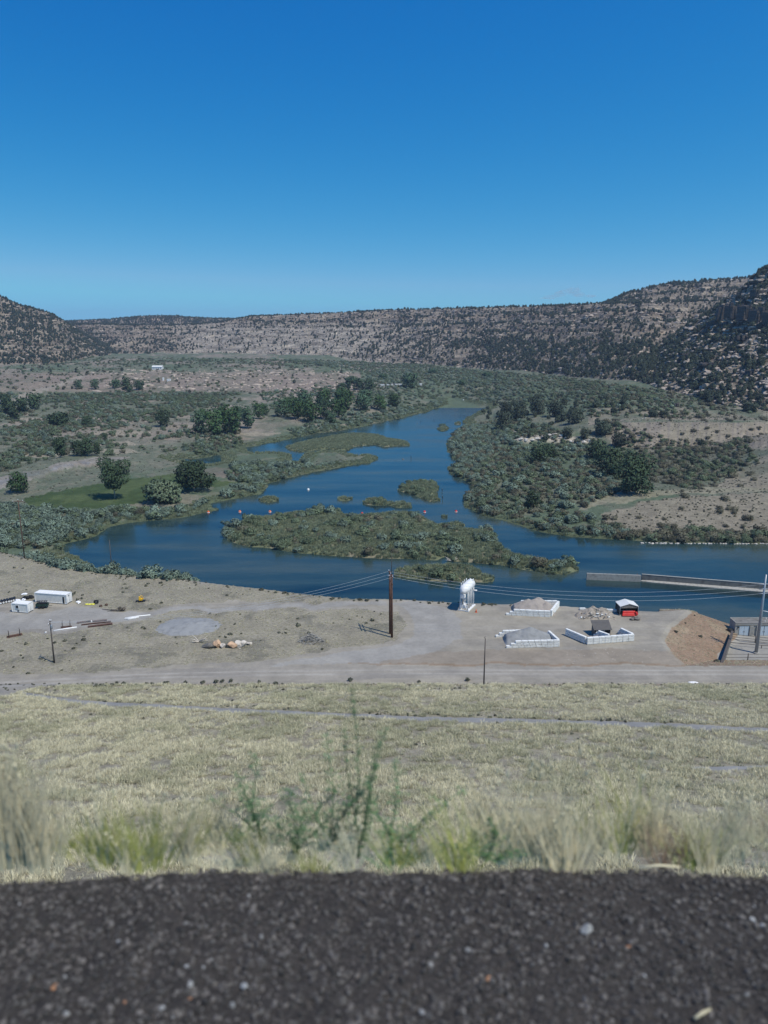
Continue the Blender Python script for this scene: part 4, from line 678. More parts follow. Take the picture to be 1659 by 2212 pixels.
rt, L_, an = container(a, b_, 2.3, 2.35, 'short white shipping container with a window, in front of the long one', 'cream', .3, 0)
B('window', M['white'], rt, ((L_*.36, -.07, 1.65), (.95, .08, 1.0))); B('window_pane', M['dark'], rt.children[-1], ((L_*.36, -.12, 1.65), (.7, .04, .75))); B('vent', M['dark'], rt, ((L_*.40, -.08, .5), (.5, .06, .3)))
# trailer, pipes, bags
p = G(92, 1312.5, 0); rt = empty('skip_trailer', p, .12, 'dark green equipment trailer loaded with black frames beside the container', 'trailer')
mb = MB().box((0, 0, .62), (3.1, 1.5, .16)); [mb.box((x, y, .95), (sx, sy, .6)) for x, y, sx, sy in ((0, -.75, 3.1, .07), (0, .75, 3.1, .07), (1.52, 0, .07, 1.43), (-1.52, 0, .07, 1.43))]; mb.tube([(1.5, 0, .55), (2.6, 0, .5)], .06, 6); mb.obj('bed', M['dgreen'], rt)
for x in (-.5, .4):
    for y in (-.85, .85): MB().tube([(x, y-.1, .36), (x, y+.1, .36)], .36, 14).obj('wheel', M['black'], rt)
mb = MB(); [mb.tube([(x, -.5, 1.2), (x+.3, .5, 1.9)], .07, 6) for x in (-1, -.3, .4, .9)]; mb.tube([(-1.4, 0, 1.95), (1.3, .3, 1.75)], .12, 6); mb.box((.1, 0, 1.3), (1.8, 1.0, .35)); mb.obj('load', M['black'], rt)
gp = 'black barrels with white ends left of the small container'
for i, (x, y) in enumerate(((2, 1306), (8, 1304.5), (14, 1303), (20, 1302), (25, 1301), (30, 1299.5))):
    p = G(x, y, 0); rt = empty('pipe_section', p, .15, 'black pipe with white end, %s of the row left of the small container' % ORD[i], 'pipe', gp)
    MB().tube([(0, 0, .38), (-.5, 2.3, .38)], .34, 12).obj('pipe', M['black'], rt); MB().tube([(.012, -.05, .38), (0, .0, .38)], .27, 12).obj('end_cap', M['white'], rt)
for i, (x, y, w_, h_, m_) in enumerate(((43, 1299, 2.6, .9, 'cloth'), (52, 1298, 1.6, .7, 'cloth'), (58, 1293, 2.2, 1.2, 'black'), (66, 1292, 2.4, 1.1, 'black'), (63, 1287.5, 2.0, .5, 'cloth'))):
    p = G(x, y, 0); mb = MB(); [mb.rock((random.uniform(-.5, .5)*w_*.6, random.uniform(-.4, .4), .2+h_*.3*random.random()), (w_*.6, 1.1, h_), i*9+k, 2, .3) for k in range(4)]
    o = mb.obj('tarp_bundle', M[m_], None, p); tag(o, ['crumpled white tarp bundle left of the long container', 'small white tarp bundle beside the crumpled one', 'black wrapped bundle behind the small container', 'black wrapped bundle touching the long container', 'flat white sheet on top of the black bundles'][i], 'bundle')
    if i == 4: o.location.z = 1.25; o.location.y -= 2.5
p = G(170, 1303, 0); mb = MB(); [mb.rock(c, d, 50+k, 2, .3) for k, (c, d) in enumerate((((-.2, .2, .35), (1.3, .8, .7)), ((.3, -.1, .3), (.8, 1.3, .5)), ((.25, -.7, .18), (.5, .9, .3))))]; tag(mb.obj('tarp_bundle', M['cloth'], None, p), 'white cloth bundle lying right of the long container', 'bundle')
p = G(193.5, 1306, 0); mb = MB(); [mb.rock((k*.45-.9, random.uniform(-.2, .2), .12), (1.1, .9, .32), 60+k, 2, .2) for k in range(5)]; tag(mb.obj('yellow_tarp', M['tarp'], None, p), 'bright yellow tarp lying flat at the yard edge', 'tarp')
p = G(208, 1303.5, 0); rt = empty('metal_bin', p, .05, 'small black open metal bin on the grass behind the yard', 'bin'); mb = MB(); [mb.box(c, d) for c, d in (((0, 0, .2), (1.1, .8, .06)), ((0, -.4, .5), (1.1, .05, .65)), ((0, .4, .5), (1.1, .05, .65)), ((-.55, 0, .5), (.05, .8, .65)), ((.55, 0, .5), (.05, .8, .65)))]; mb.obj('body', M['black'], rt); B('panel', M['steel'], rt, ((.15, -.44, .6), (.35, .03, .25)))
for i, (x, y) in enumerate(((217, 1311), (229, 1308.5))):
    p = G(x, y, 0); mb = MB(); mb.rock((0, 0, .3), (.8, .5, .6), 70+i, 2); mb.tube([(-.4, 0, .1), (.3, .1, .7)], .05, 5); mb.box((.3, .1, .25), (.35, .3, .5), .3); tag(mb.obj('scrap_piece', M['rust'], None, p), ['left dark scrap lump on the grass', 'right dark scrap lump on the grass'][i], 'scrap')
p = G(243, 1320, 0); mb = MB(); mb.tube([(-3.2, 1.1, .15), (-1.5, .5, .25), (0, 0, .2), (1.6, -.2, .25)], [.05, .09, .12, .06], 6); mb.tube([(-.5, .1, .3), (1.2, .05, .35)], .14, 6); mb.tube([(-1.2, -.5, .08), (2.2, -.6, .1)], .05, 5); tag(mb.obj('dead_log', M['gwood'], None, p), 'dark broken branch lying at the yard edge', 'log')
p = G(263, 1321, 0); mb = MB(); rr = random.Random(4); [mb.tube([(rr.uniform(-.5, .5), rr.uniform(-.3, .3), .05), (rr.uniform(-1.4, 1.4), rr.uniform(-.5, .5), rr.uniform(.4, 1.5))], .03, 4) for k in range(60)]; tag(mb.obj('brush_pile', M['gwood'], None, p), 'dark twiggy brush clump at the end of the broken branch', 'brush pile')
# yellow machine
p = G(304, 1300, 0); rt = empty('yellow_machine', p, .2, 'small yellow digging machine on a dark trailer by the yard road', 'machine')
mb = MB().box((0, 0, .35), (2.6, .9, .12)); mb.tube([(1.2, 0, .35), (2.4, 0, .4)], .06, 6); mb.obj('trailer_deck', M['black'], rt); [MB().tube([(x, y, .25), (x, y+.14, .25)], .24, 12).obj('wheel', M['black'], rt) for x in (-.4, .3) for y in (-.6, .46)]
MB().box((0, 0, .75), (1.0, .7, .65), 0, 0, 0, .08).box((-.15, 0, 1.3), (.6, .6, .5), 0, 0, 0, .06).obj('body', M['yellow'], rt); MB().tube([(0, 0, 1.3), (.1, 0, 1.85), (.45, 0, 1.7), (.55, 0, 1.1)], [.13, .11, .1, .08], 8).obj('arm', M['yellow'], rt); MB().box((.62, 0, .95), (.3, .4, .3), 0, 0, .4).obj('bucket', M['yellow'], rt)
# pipes and beams on the ground
gp = 'white pipes on the ground'
for i, (a_, c_) in enumerate((((270, 1336.5), (325, 1329.5)), ((269, 1338.5), (300, 1334.5)), ((276, 1339.5), (294, 1336)), ((116, 1364), (166, 1356)), ((97, 1368), (101, 1367)))):
    A_, B__ = G(*a_, 0), G(*c_, 0); mid = (B__-A_)*.5+Vector((0, .15, 0)); tag(MB().tube([(0, 0, .17), mid+Vector((0, 0, .17)), (B__-A_)+Vector((0, 0, .15))], .19, 8).obj('white_pipe', M['white'], None, A_), ['longest white pipe beside the yard road', 'middle white pipe of the bundle by the yard road', 'short white pipe of the bundle by the yard road', 'long white pipe along the near yard edge', 'tiny white pipe stub at the near yard edge'][i], 'pipe', gp)
for i, (a_, c_, w_) in enumerate((((166, 1346.5), (200, 1342.5), .8), ((186, 1344.5), (231, 1340.5), .7), ((176, 1351), (240, 1343.5), .5), ((190, 1355), (243, 1348), .9))):
    A_, B__ = G(*a_, 0), G(*c_, 0); l, an = frame2(A_, B__); mb = MB().box((l/2, 0, .05+.1), (l, w_*.25, .2)); mb.box((l/2, 0, .05), (l, w_, .05)); mb.box((l/2, 0, .27), (l, w_, .05)); tag(mb.obj('steel_beam', M['rust'], None, A_, an), ['dark rusty beam, leftmost of the beams by the yard', 'long rusty beam at the back of the beam row', 'thin rusty beam in the middle of the beam row', 'reddish rusty beam, nearest of the beam row'][i], 'beam', 'rusty steel beams by the yard')
tag(MB().rock((0, 0, .3), (.5, .5, .6), 5).obj('plastic_jug', M['white'], None, G(198, 1344, 0)), 'small white jug standing among the rusty beams', 'jug')
for i, (a_, c_) in enumerate((((15, 1378.5), (48, 1372)), ((132, 1357), (155, 1355)))):
    A_, B__ = G(*a_, 0), G(*c_, 0); l, an = frame2(A_, B__); rt = empty('pipe_cradle', A_, an, ['dark steel cradle with four stakes, left at the yard edge', 'smaller steel cradle with four stakes behind the transformer pole'][i], 'rack', 'steel cradles')
    mb = MB().box((l/2, -.35, .2), (l, .15, .25)).box((l/2, .35, .2), (l, .15, .25)); mb.box((l*.2, 0, .25), (.2, .9, .2)); mb.box((l*.85, 0, .25), (.2, .9, .2)); mb.tube([(0, 0, .4), (l, 0, .4)], .22 if i == 0 else .05, 8); mb.obj('frame', M['rust'], rt)
    for x in (.14, .86):
        for y in (-.5, .5): MB().tube([(l*x, y, 0), (l*x, y, 1.9)], .06, 6).obj('stake', M['gwood'], rt)
# mounds
def mound(nm, c, wx, wy, h, mat, lab, peaks, seed, cat='mound', flat=.0, rough=.3):
    n_ = 56; g_ = np.linspace(-1, 1, n_); gx, gy = np.meshgrid(g_, g_); hh = np.zeros_like(gx)
    for (a_, b2, r_, k_) in peaks: hh = np.maximum(hh, k_*np.clip(1-np.hypot((gx-a_)/r_, (gy-b2)/r_), 0, 1)**.85)
    e = np.clip((1-np.maximum(abs(gx), abs(gy)))*9, 0, 1); hh = hh*h*e+(fbm(gx*5+seed, gy*5, 4, seed)-.5)*rough*e-.06*(1-e)+.02
    V_ = np.stack([gx*wx/2, gy*wy/2, hh], -1).reshape(-1, 3); i_ = np.arange(n_*n_).reshape(n_, n_); F_ = np.stack([i_[:-1, :-1], i_[:-1, 1:], i_[1:, 1:], i_[1:, :-1]], -1).reshape(-1, 4)
    o = link(bpy.data.objects.new(nm, rawmesh(nm, V_, F_, M[mat], True))); o.location = c; return tag(o, lab, cat)
mound('gravel_mound', G(409, 1354, 0), 17, 13, 1.0, 'gravelg', 'wide low grey gravel mound on the cleared ground', [(0, 0, 1, 1), (.2, .1, .7, 1.)], 3)
# boulder row and brush
bd = [(450, 1401, 3.6, 1.7, 1.5, 'drock', 'dark log-shaped stone at the left end of the boulder row'), (470, 1400, 2.3, 1.8, 2.5, 'orock', 'tall orange stone in the boulder row'), (482, 1401, 1.5, 1.3, 1.6, 'wrock', 'pale small stone right of the tall orange one'), (491, 1400, 1.5, 1.2, 1.5, 'drock', 'dark stone in the middle of the boulder row'), (503, 1401, 2.6, 1.9, 2.0, 'orock', 'broad orange stone in the boulder row'), (515, 1399, 1.9, 1.5, 2.2, 'wrock', 'pinkish pale slab leaning in the boulder row'), (526, 1398, 2.4, 1.4, 1.9, 'wrock', 'pale grey slab right in the boulder row'), (539, 1394.5, 1.6, 1.2, 1.2, 'wrock', 'small pale stone at the right end of the boulder row'), (518, 1403, .5, .4, .3, 'wrock', 'tiny pale stone in front of the boulder row')]
for i, (x, y, w_, d_, h_, m_, l) in enumerate(bd): tag(MB().rock((0, 0, h_*.36), (w_, d_, h_), 200+i, 3, .12, random.uniform(-.4, .4)).obj('boulder', M[m_], None, G(x, y-1, 0)), l, 'boulder', 'large stones laid in a row')
p = G(672, 1386, 0); mb = MB(); rr = random.Random(8)
for k in range(420):
    a = rr.uniform(0, 6.28); d = rr.uniform(0, 1)**.7; x, y = math.cos(a)*d*3.2, math.sin(a)*d*2.0; z = (1-d)*2.0; l = rr.uniform(.4, 1.3); b2 = rr.uniform(0, 6.28); mb.tube([(x, y, z), (x+math.cos(b2)*l, y+math.sin(b2)*l*.7, max(.02, z+rr.uniform(-.35, .25)))], rr.uniform(.02, .06), 4, False)
tag(mb.obj('brush_pile', M['brush'], None, p), 'grey pile of dead branches in the grassy loop', 'brush pile')
# elevated white tank
pn_ = G(1001, 1320, 0); pf = G(1011, 1310.5, 0); L_, an = frame2(pn_, pf); L_ = max(L_, 4.6); rt = empty('storage_silo', G(1002, 1319, 0), an, 'white horizontal tank raised on tall white legs beside the water', 'tank'); zc = 6.1; rr_ = 1.3
MB().tube([(-1.3, 0, zc-.75), (-1.1, 0, zc-.5), (-.6, 0, zc-.1), (0, 0, zc), (L_+.6, 0, zc+.1), (L_+1.0, 0, zc), (L_+1.2, 0, zc)], [.42, .7, 1.15, rr_, rr_, .9, .3], 24).obj('tank', M['white'], rt)
MB().box((-.9, 0, zc-1.55), (1.0, 1.15, 1.0)).box((-.9, 0, zc-2.15), (.8, .9, .2)).obj('hopper', M['white'], rt); MB().tube([(-.3, .3, zc-1.3), (0, .35, 1.4)], .22, 10).obj('chute', M['steel'], rt)
for x in (0, L_*.33, L_*.66, L_):
    for y in (-1.15, 1.15): MB().tube([(x, y, 0), (x, y*.92, zc-.5)], .13, 8).obj('leg', M['white'], rt)
mb = MB(); mb.box((L_/2, -1.2, .18), (L_+1.2, .7, .3)); mb.box((L_/2, 1.2, .18), (L_+1.2, .5, .3)); mb.box((-.35, 0, .18), (.35, 2.8, .3)); mb.box((-.1, 0, 1.15), (.25, 2.2, .9)); mb.obj('base_frame', M['white'], rt)
mb = MB(); mb.tube([(-.4, -1.1, .3), (-.1, .2, 2.4)], .09, 6); mb.tube([(-.4, 1.1, .3), (-.1, -.2, 2.4)], .09, 6); mb.tube([(0, -1.1, .5), (0, 1.1, 2.1)], .08, 6); [mb.tube([(x, 1.1, .6), (x+L_*.33, 1.08, 2.6)], .06, 6) for x in (0, L_*.33, L_*.66)]; mb.obj('brace', M['white'], rt)
for x, y in ((0, .95), (L_*.3, .95), (L_*.6, .95), (L_*.9, .95), (L_, 0), (L_, -.9)): MB().tube([(x, y, zc+.6), (x, y, zc+1.75)], .11, 8).obj('vent_pipe', M['white'], rt)
MB().tube([(L_, -1.0, zc-1.6), (L_+.1, -2.0, zc-1.5)], .2, 8).obj('side_valve', M['white'], rt)
p = G(1028.5, 1322.5, 0); rt = empty('traffic_cone', p, 0, 'orange traffic cone standing right of the white tank', 'cone'); MB().tube([(0, 0, .04), (0, 0, .9)], [.26, .05], 12).obj('cone', M['orange'], rt); B('base', M['orange'], rt, ((0, 0, .02), (.6, .6, .05)))
# block bins
def blocks(mb, a, b_, n, z, h, d, rr, side=0):
    v = b_-a; l = math.hypot(v.x, v.y); an = math.atan2(v.y, v.x)
    for i in range(n):
        f = (i+.5)/n; c = a.lerp(b_, f); mb.box((c.x, c.y, z+h/2), (l/n-.05, d*rr.uniform(.94, 1.02), h-.05), an+rr.uniform(-.012, .012), 0, 0, .05)
def bin_wall(nm_root, segs, lab, mnd=None, h=.6):
    o0 = segs[0][0]; rt = empty('block_bin', Vector((o0.x, o0.y, 0)), 0, lab, 'storage bin', 'white concrete block bins'); rr = random.Random(len(lab))
    for (a, b_, courses, setb) in segs:
        mb = MB(); v = (b_-a).normalized(); L_ = (b_-a).length
        for c in range(courses): aa = a+v*setb[0]*c-o0; bb = b_-v*setb[1]*c-o0; n = max(1, round((bb-aa).length/1.5)); blocks(mb, aa, bb, n, c*h, h, .62, rr)
        mb.obj('block_wall', M['block'], rt)
    return rt
a = G(1092.5, 1328.5, 0); b_ = G(1188, 1333, 0); c = G(1206, 1311, 0); d = G(1112, 1310, 0)
bin_wall('a', [(a, b_, 3, (1.0, .0)), (b_+Vector((.3, .35, 0)), c, 3, (0, 0)), (c+Vector((-.35, .3, 0)), d, 3, (0, .8))], 'far white block bin by the water filled with tan gravel')
m_ = (a+b_+c+d)/4; mound('gravel_pile', m_+Vector((.2, 0, 0)), abs(b_.x-a.x)*.98, abs(c.y-b_.y)-.8, 2.9, 'gravelt', 'tan gravel pile heaped in the far block bin', [(.1, .25, 1.3, 1.15), (-.2, .35, 1.1, 1.1), (.3, .45, 1.0, 1.2), (.6, -.1, .9, .9)], 11, 'gravel pile', rough=.45)
a = G(1093, 1399.5, 0); b_ = G(1208, 1396.5, 0); c = G(1181, 1373, 0); d = G(1070, 1376.5, 0)
bin_wall('b', [(a, b_, 3, (1.1, 0)), (b_+Vector((-.2, .4, 0)), c, 3, (0, .5)), (d, d+(c-d)*.5, 3, (.9, 0))], 'near white block bin filled with grey gravel')
m_ = (a+b_+c+d)/4; mound('gravel_pile', m_+Vector((.3, .2, 0)), abs(b_.x-a.x)*.92, abs(c.y-b_.y)*1.15, 3.0, 'gravelg', 'grey gravel pile heaped in the near block bin', [(.1, .25, 1.2, 1.12), (.4, .1, 1.0, .95), (-.35, .2, 1.0, .9)], 13, 'gravel pile', rough=.35)
a = G(1267, 1391.8, 0); b_ = G(1368.5, 1384, 0); c = G(1335, 1368, 0); d = G(1222, 1371.5, 0); e1 = G(1317, 1386, 0); e2 = G(1283, 1373, 0)
bin_wall('c', [(a, b_, 3, (0, 0)), (a+Vector((-.1, .4, 0)), d, 3, (0, 0)), (b_+Vector((-.2, .4, 0)), c, 3, (0, .4)), (e1+Vector((-.1, .4, 0)), e2, 3, (0, .6))], 'open white block bin with divider wall next to the dark shed')
mound('gravel_pile', G(1290, 1381, 0), 5.5, 3.4, .9, 'gravelt', 'small tan gravel heap inside the divided bin', [(0, 0, 1, 1)], 15, 'gravel pile')
# small dark shed behind the divided bin
p = G(1301, 1374, 0); rt = empty('shed', p, .06, 'small dark lean-to shed with sloping roof behind the divided bin', 'shed')
B('wall', M['roofd'], rt, ((0, 2.4, 1.2), (3.9, .08, 2.4)), ((-1.95, 1.2, 1.0), (.08, 2.4, 2.0)), ((1.95, 1.2, 1.0), (.08, 2.4, 2.0))); B('front_panel', M['steel'], rt, ((-.5, .05, .75), (2.3, .06, 1.5))); MB().box((0, 1.2, 2.45), (4.6, 3.3, .12), 0, R(27)).obj('roof', M['roofd'], rt); B('post', M['gwood'], rt, ((1.9, 0, .9), (.14, .14, 1.8)))
# debris heap
p = G(1287, 1337, 0); rr = random.Random(21); mound('debris_heap', p+Vector((0, 1.9, 0)), 10.5, 5.6, 2.7, 'rubble', 'heap of mixed broken rubble and timber beside the canopy', [(-.1, .1, .9, 1), (.4, .1, .7, .95), (-.55, 0, .5, .6)], 17, 'debris heap', rough=1.0)
for i in range(64):
    x = rr.uniform(-4.6, 4.6); y = rr.uniform(-2.2, 1.6); z = max(.05, 2.3*(1-math.hypot(x/5.0, (y)/2.9))); lng = i % 3 != 0; m_ = rr.choice(['rubble', 'wrock', 'gwood', 'drock', 'block', 'brush']); mb = MB()
    if lng: mb.box((0, 0, .08), (rr.uniform(.9, 2.2), .16, .1), rr.uniform(0, 3.1), rr.uniform(-.4, .4), rr.uniform(-.5, .5))
    else: mb.rock((0, 0, .1), (rr.uniform(.5, 1.1), rr.uniform(.4, .8), rr.uniform(.3, .7)), 300+i, 2)
    hv = 'left end' if x < -2.3 else 'left half' if x < 0 else 'right half' if x < 2.3 else 'right end'; vv = 'low on' if z < .7 else 'halfway up' if z < 1.5 else 'near the top of'
    DL = globals().setdefault('DL', {}); ky = (m_, lng, hv, vv); DL[ky] = DL.get(ky, 0)+1
    tag(mb.obj('timber_scrap' if lng else 'rubble_chunk', M[m_], None, p+Vector((x, 1.9+y, z))), '%s%s %s %s the %s of the debris heap' % (['', 'another ', 'third ', 'fourth ', 'fifth '][DL[ky]-1], {'rubble': 'tan', 'wrock': 'pale', 'gwood': 'dark', 'drock': 'grey', 'block': 'white', 'brush': 'light grey'}[m_], 'timber piece lying' if lng else 'rubble chunk lying', vv, hv), 'scrap', 'pieces on the debris heap')
mb = MB(); blocks(mb, Vector((0, 0, 0)), G(1337, 1322, 0)-G(1304, 1320, 0), 3, 0, .7, .6, rr); tag(mb.obj('block_wall', M['block'], None, G(1304, 1320, 0)), 'short white block row behind the debris heap', 'wall')
tag(MB().box((0, 0, .3), (1.6, .6, .6), 0, 0, 0, .05).obj('concrete_block', M['block'], None, G(1258, 1317.5, 0)), 'single white block behind the left end of the debris heap', 'block')
# canopy with red goods
p = G(1358, 1329, 0); rt = empty('canopy_shelter', p, .04, 'white gabled canopy shelter by the water with red goods in front', 'shelter'); W_ = 2.45; D_ = 3.6; hz_ = 2.5
mb = MB(); mb.box((-W_/2, D_/2, hz_+.38), (W_*1.08, D_+.3, .07), 0, 0, -R(17)); mb.box((W_/2, D_/2, hz_+.38), (W_*1.08, D_+.3, .07), 0, 0, R(17)); mb.obj('roof', M['cream'], rt); mb = MB(); mb.add([(-W_, 0, hz_), (W_, 0, hz_), (0, 0, hz_+.72)], [(0, 1, 2)]); mb.add([(-W_, 0, hz_-.5), (W_, 0, hz_-.5), (W_, 0, hz_), (-W_, 0, hz_)], [(0, 1, 2, 3)]); mb.obj('gable', M['concd'], rt)
[MB().tube([(x, y, 0), (x, y, hz_)], .07, 6).obj('post', M['steel'], rt) for x in (-W_, W_) for y in (0, D_)]; B('side_wall', M['black'], rt, ((-W_, D_/2, hz_/2), (.05, D_-.2, hz_)), ((W_, D_/2, hz_/2), (.05, D_-.2, hz_)), ((0, D_, hz_/2), (W_*2-.1, .05, hz_)))
for i, (x, y, z, l, r_, lb) in enumerate(((-.3, -.15, .26, 3.4, .25, 'lowest long red barrier piece under the canopy'), (-.2, .35, .55, 3.2, .25, 'second red barrier piece stacked behind the lowest'), (.1, .9, .85, 3.4, .25, 'rear red barrier piece, topmost of the stack'))):
    mb = MB(); mb.box((0, 0, 0), (l, .5, .42), 0, 0, 0, .1); mb.box((0, 0, .24), (l-.2, .2, .1)); tag(mb.obj('red_barrier', M['red'], None, p+Vector((x, y-.6, z))), lb, 'barrier', 'red barrier pieces under the canopy')
tag(MB().rock((0, 0, .4), (.8, .6, 1.3), 77).rock((.3, .1, .3), (.6, .5, .5), 78).obj('red_container', M['red'], None, p+Vector((1.9, -.3, .1))), 'upright red lump at the right canopy post', 'container')
mb = MB(); [mb.rock((random.uniform(-1.1, 1.1), random.uniform(-.5, .5), .25+.25*random.random()), (1.5, .9, .6), 400+k, 2, .4) for k in range(7)]; [mb.tube([(random.uniform(-1.5, 1.2), random.uniform(-.6, .3), .1), (random.uniform(-1, 2.2), random.uniform(-.3, .8), random.uniform(.2, .9))], .05, 5) for k in range(9)]; tag(mb.obj('tarp_heap', M['drock'], None, G(1371, 1338, 0)), 'dark crumpled tarp heap in front of the canopy', 'heap')
# river wall with apron
def prism(name, mat, prof, parent, loc):                 # prof: list of (point, [y, z] cross-section)
    mb = MB(); n_ = len(prof[0][1]); vs = []
    for P__, cs in prof: vs += [(P__.x, P__.y+c_[0], c_[1]) for c_ in cs]
    fs = [(i*n_+k, i*n_+(k+1) % n_, (i+1)*n_+(k+1) % n_, (i+1)*n_+k) for i in range(len(prof)-1) for k in range(n_)]+[tuple(reversed(range(n_))), tuple((len(prof)-1)*n_+k for k in range(n_))]
    return mb.add(vs, fs).obj(name, mat, parent, loc)
wa = G(1267, 1252.5, ZW); wb = G(1384, 1257, ZW); wc = G(1900, 1306, ZW); wc.y -= 0; rt = empty('concrete_wall', wa, 0, 'long low concrete wall with pale apron standing in the river', 'wall')
tz = -4.75; cs = [(0, ZW-1), (.55, ZW-1), (.55, tz), (0, tz)]; o0 = Vector((0, 0, 0)); cs2 = [(0, ZW-1), (.55, ZW-1), (.55, tz-.1), (0, tz-.1)]
prism('wall', M['conc'], [(o0, cs), (wb-wa, cs)], rt, (0, 0, -ZW)); wd = wb+Vector((.6, .9, 0)); we = G(1900, 1300, ZW)+Vector((0, 1.2, 0)); prism('wall', M['concd'], [(wd-wa, cs), (we-wa, cs)], rt, (0, 0, -ZW)); prism('coping', M['conc'], [(wd-wa, [(-.06, tz+.003), (.61, tz+.003), (.61, tz+.13), (-.06, tz+.13)]), (we-wa, [(-.06, tz+.003), (.61, tz+.003), (.61, tz+.13), (-.06, tz+.13)])], rt, (0, 0, -ZW))
ap = [(-1.5, ZW-.9), (-.02, ZW-.9), (-.02, ZW+.75), (-1.5, ZW+.12)]; ap0 = [(-.3, ZW-.9), (-.02, ZW-.9), (-.02, ZW+.3), (-.3, ZW+.12)]; prism('apron', M['conc'], [(wd+Vector((-.3, 0, 0))-wa, ap0), (wd+Vector((3, -.22, 0))-wa, ap), (we-wa, ap)], rt, (0, 0, -ZW))
B('rust_stain_plate', M['rust'], rt, ((5.3*3.1*.5+8.6, -.03+.35, 1.4), (.25, .06, 1.4)))
# power house, yard, fence
ph = G(1586, 1373, -5.0); rt = empty('powerhouse', ph, 0, 'low concrete building with paired pale blue doors at the water edge', 'building'); Wd = 17.; Hd = 3.4; dpt = 3.3
B('wall', M['conc'], rt, ((Wd/2, dpt/2, Hd/2), (Wd, dpt, Hd))); B('roof', M['concd'], rt, ((Wd/2, dpt/2, Hd+.06), (Wd+.1, dpt+.1, .12)), ((Wd/2, -.12, Hd-.42), (Wd+.1, .1, .12))); B('parapet', M['conc'], rt, ((Wd/2, dpt+.05, Hd+.28), (Wd, .18, .32)), ((.05, dpt/2, Hd+.25), (.18, dpt, .26)))
for i, x in enumerate((1.75, 3.05, 7.0, 8.4, 12.2, 13.6)): d_ = B('door', M['lblue'] if i != 5 else M['conc'], rt, ((x, -.04, 1.35), (1.22, .08, 2.6))); B('handle', M['steel'], d_, ((x+(.5 if i % 2 == 0 else -.5), -.12, 1.2), (.08, .06, .25)))
B('pillar', M['conc'], rt, ((4.3, -.15, 1.4), (.9, .3, 2.8)), ((5.9, -.15, 1.4), (.5, .3, 2.8)), ((10.2, -.15, 1.4), (1.4, .3, 2.8))); B('lamp', M['dark'], rt, ((.8, -.1, 2.4), (.35, .2, .3)))
tag(MB().rock((0, 0, .9), (3.4, 2.2, 2.6), 91, 3).obj('culvert_hood', M['dark'], None, G(1575, 1372, -5)), 'dark shrub-like hood at the left corner of the concrete building', 'structure')
w0 = G(1559, 1434, -3.0); w1 = G(1582, 1368, -3.4); l, an = frame2(w0, w1); rt = empty('retaining_wall', Vector((w0.x, w0.y, -5.2)), an, 'dark retaining wall between brown slope and fenced yard', 'wall'); B('wall', M['concd'], rt, ((l/2, 0, 1.2), (l, .35, 2.4))); B('coping', M['gwood'], rt, ((l/2, 0, 2.46), (l, .6, .1)))
rt = empty('pipe_fence', G(1573, 1437, -5)+Vector((0, 2.2, 0)), 0, 'dark pipe rail fence with posts along the near side of the yard', 'fence'); fx = [0, 5.7, 11.3, 17.0, 22.7]
for x in fx: MB().tube([(x, 0, 0), (x, 0, 2.1)], .12, 8).obj('post', M['gwood'], rt)
for z in (1.9, 1.0): MB().tube([(0, 0, z), (22.7, 0, z)], .05, 6).obj('rail', M['gwood'], rt)
rt = empty('pipe_fence', G(1577, 1383, -5), -.30, 'dark pipe rail fence crossing the yard between building and steel pole', 'fence')
for x in (0, 6, 12, 18): MB().tube([(x, 0, 0), (x, 0, 1.9)], .12, 8).obj('post', M['gwood'], rt)
for z in (1.75, 1.0, .4): MB().tube([(0, 0, z), (18, 0, z)], .06, 6).obj('rail', M['gwood'], rt)
rt = empty('pipe_fence', G(1572, 1394, -5), -.24, 'lower dark pipe rail in front of the yard fence', 'fence')
for x in (0, 8, 16): MB().tube([(x, 0, 0), (x, 0, .9)], .1, 8).obj('post', M['gwood'], rt)
MB().tube([(0, 0, .85), (16, 0, .85)], .08, 6).obj('rail', M['gwood'], rt)
for i, (x, y) in enumerate(((1602, 1432), (1620, 1431), (1641, 1430))): tag(MB().rock((0, 0, .15), (.9, .6, .4), 500+i).obj('white_bag', M['cloth'], None, G(x, y, -4.95)), ['leftmost', 'middle', 'rightmost'][i]+' white bag behind the near yard fence', 'bag', 'white bags in the yard')
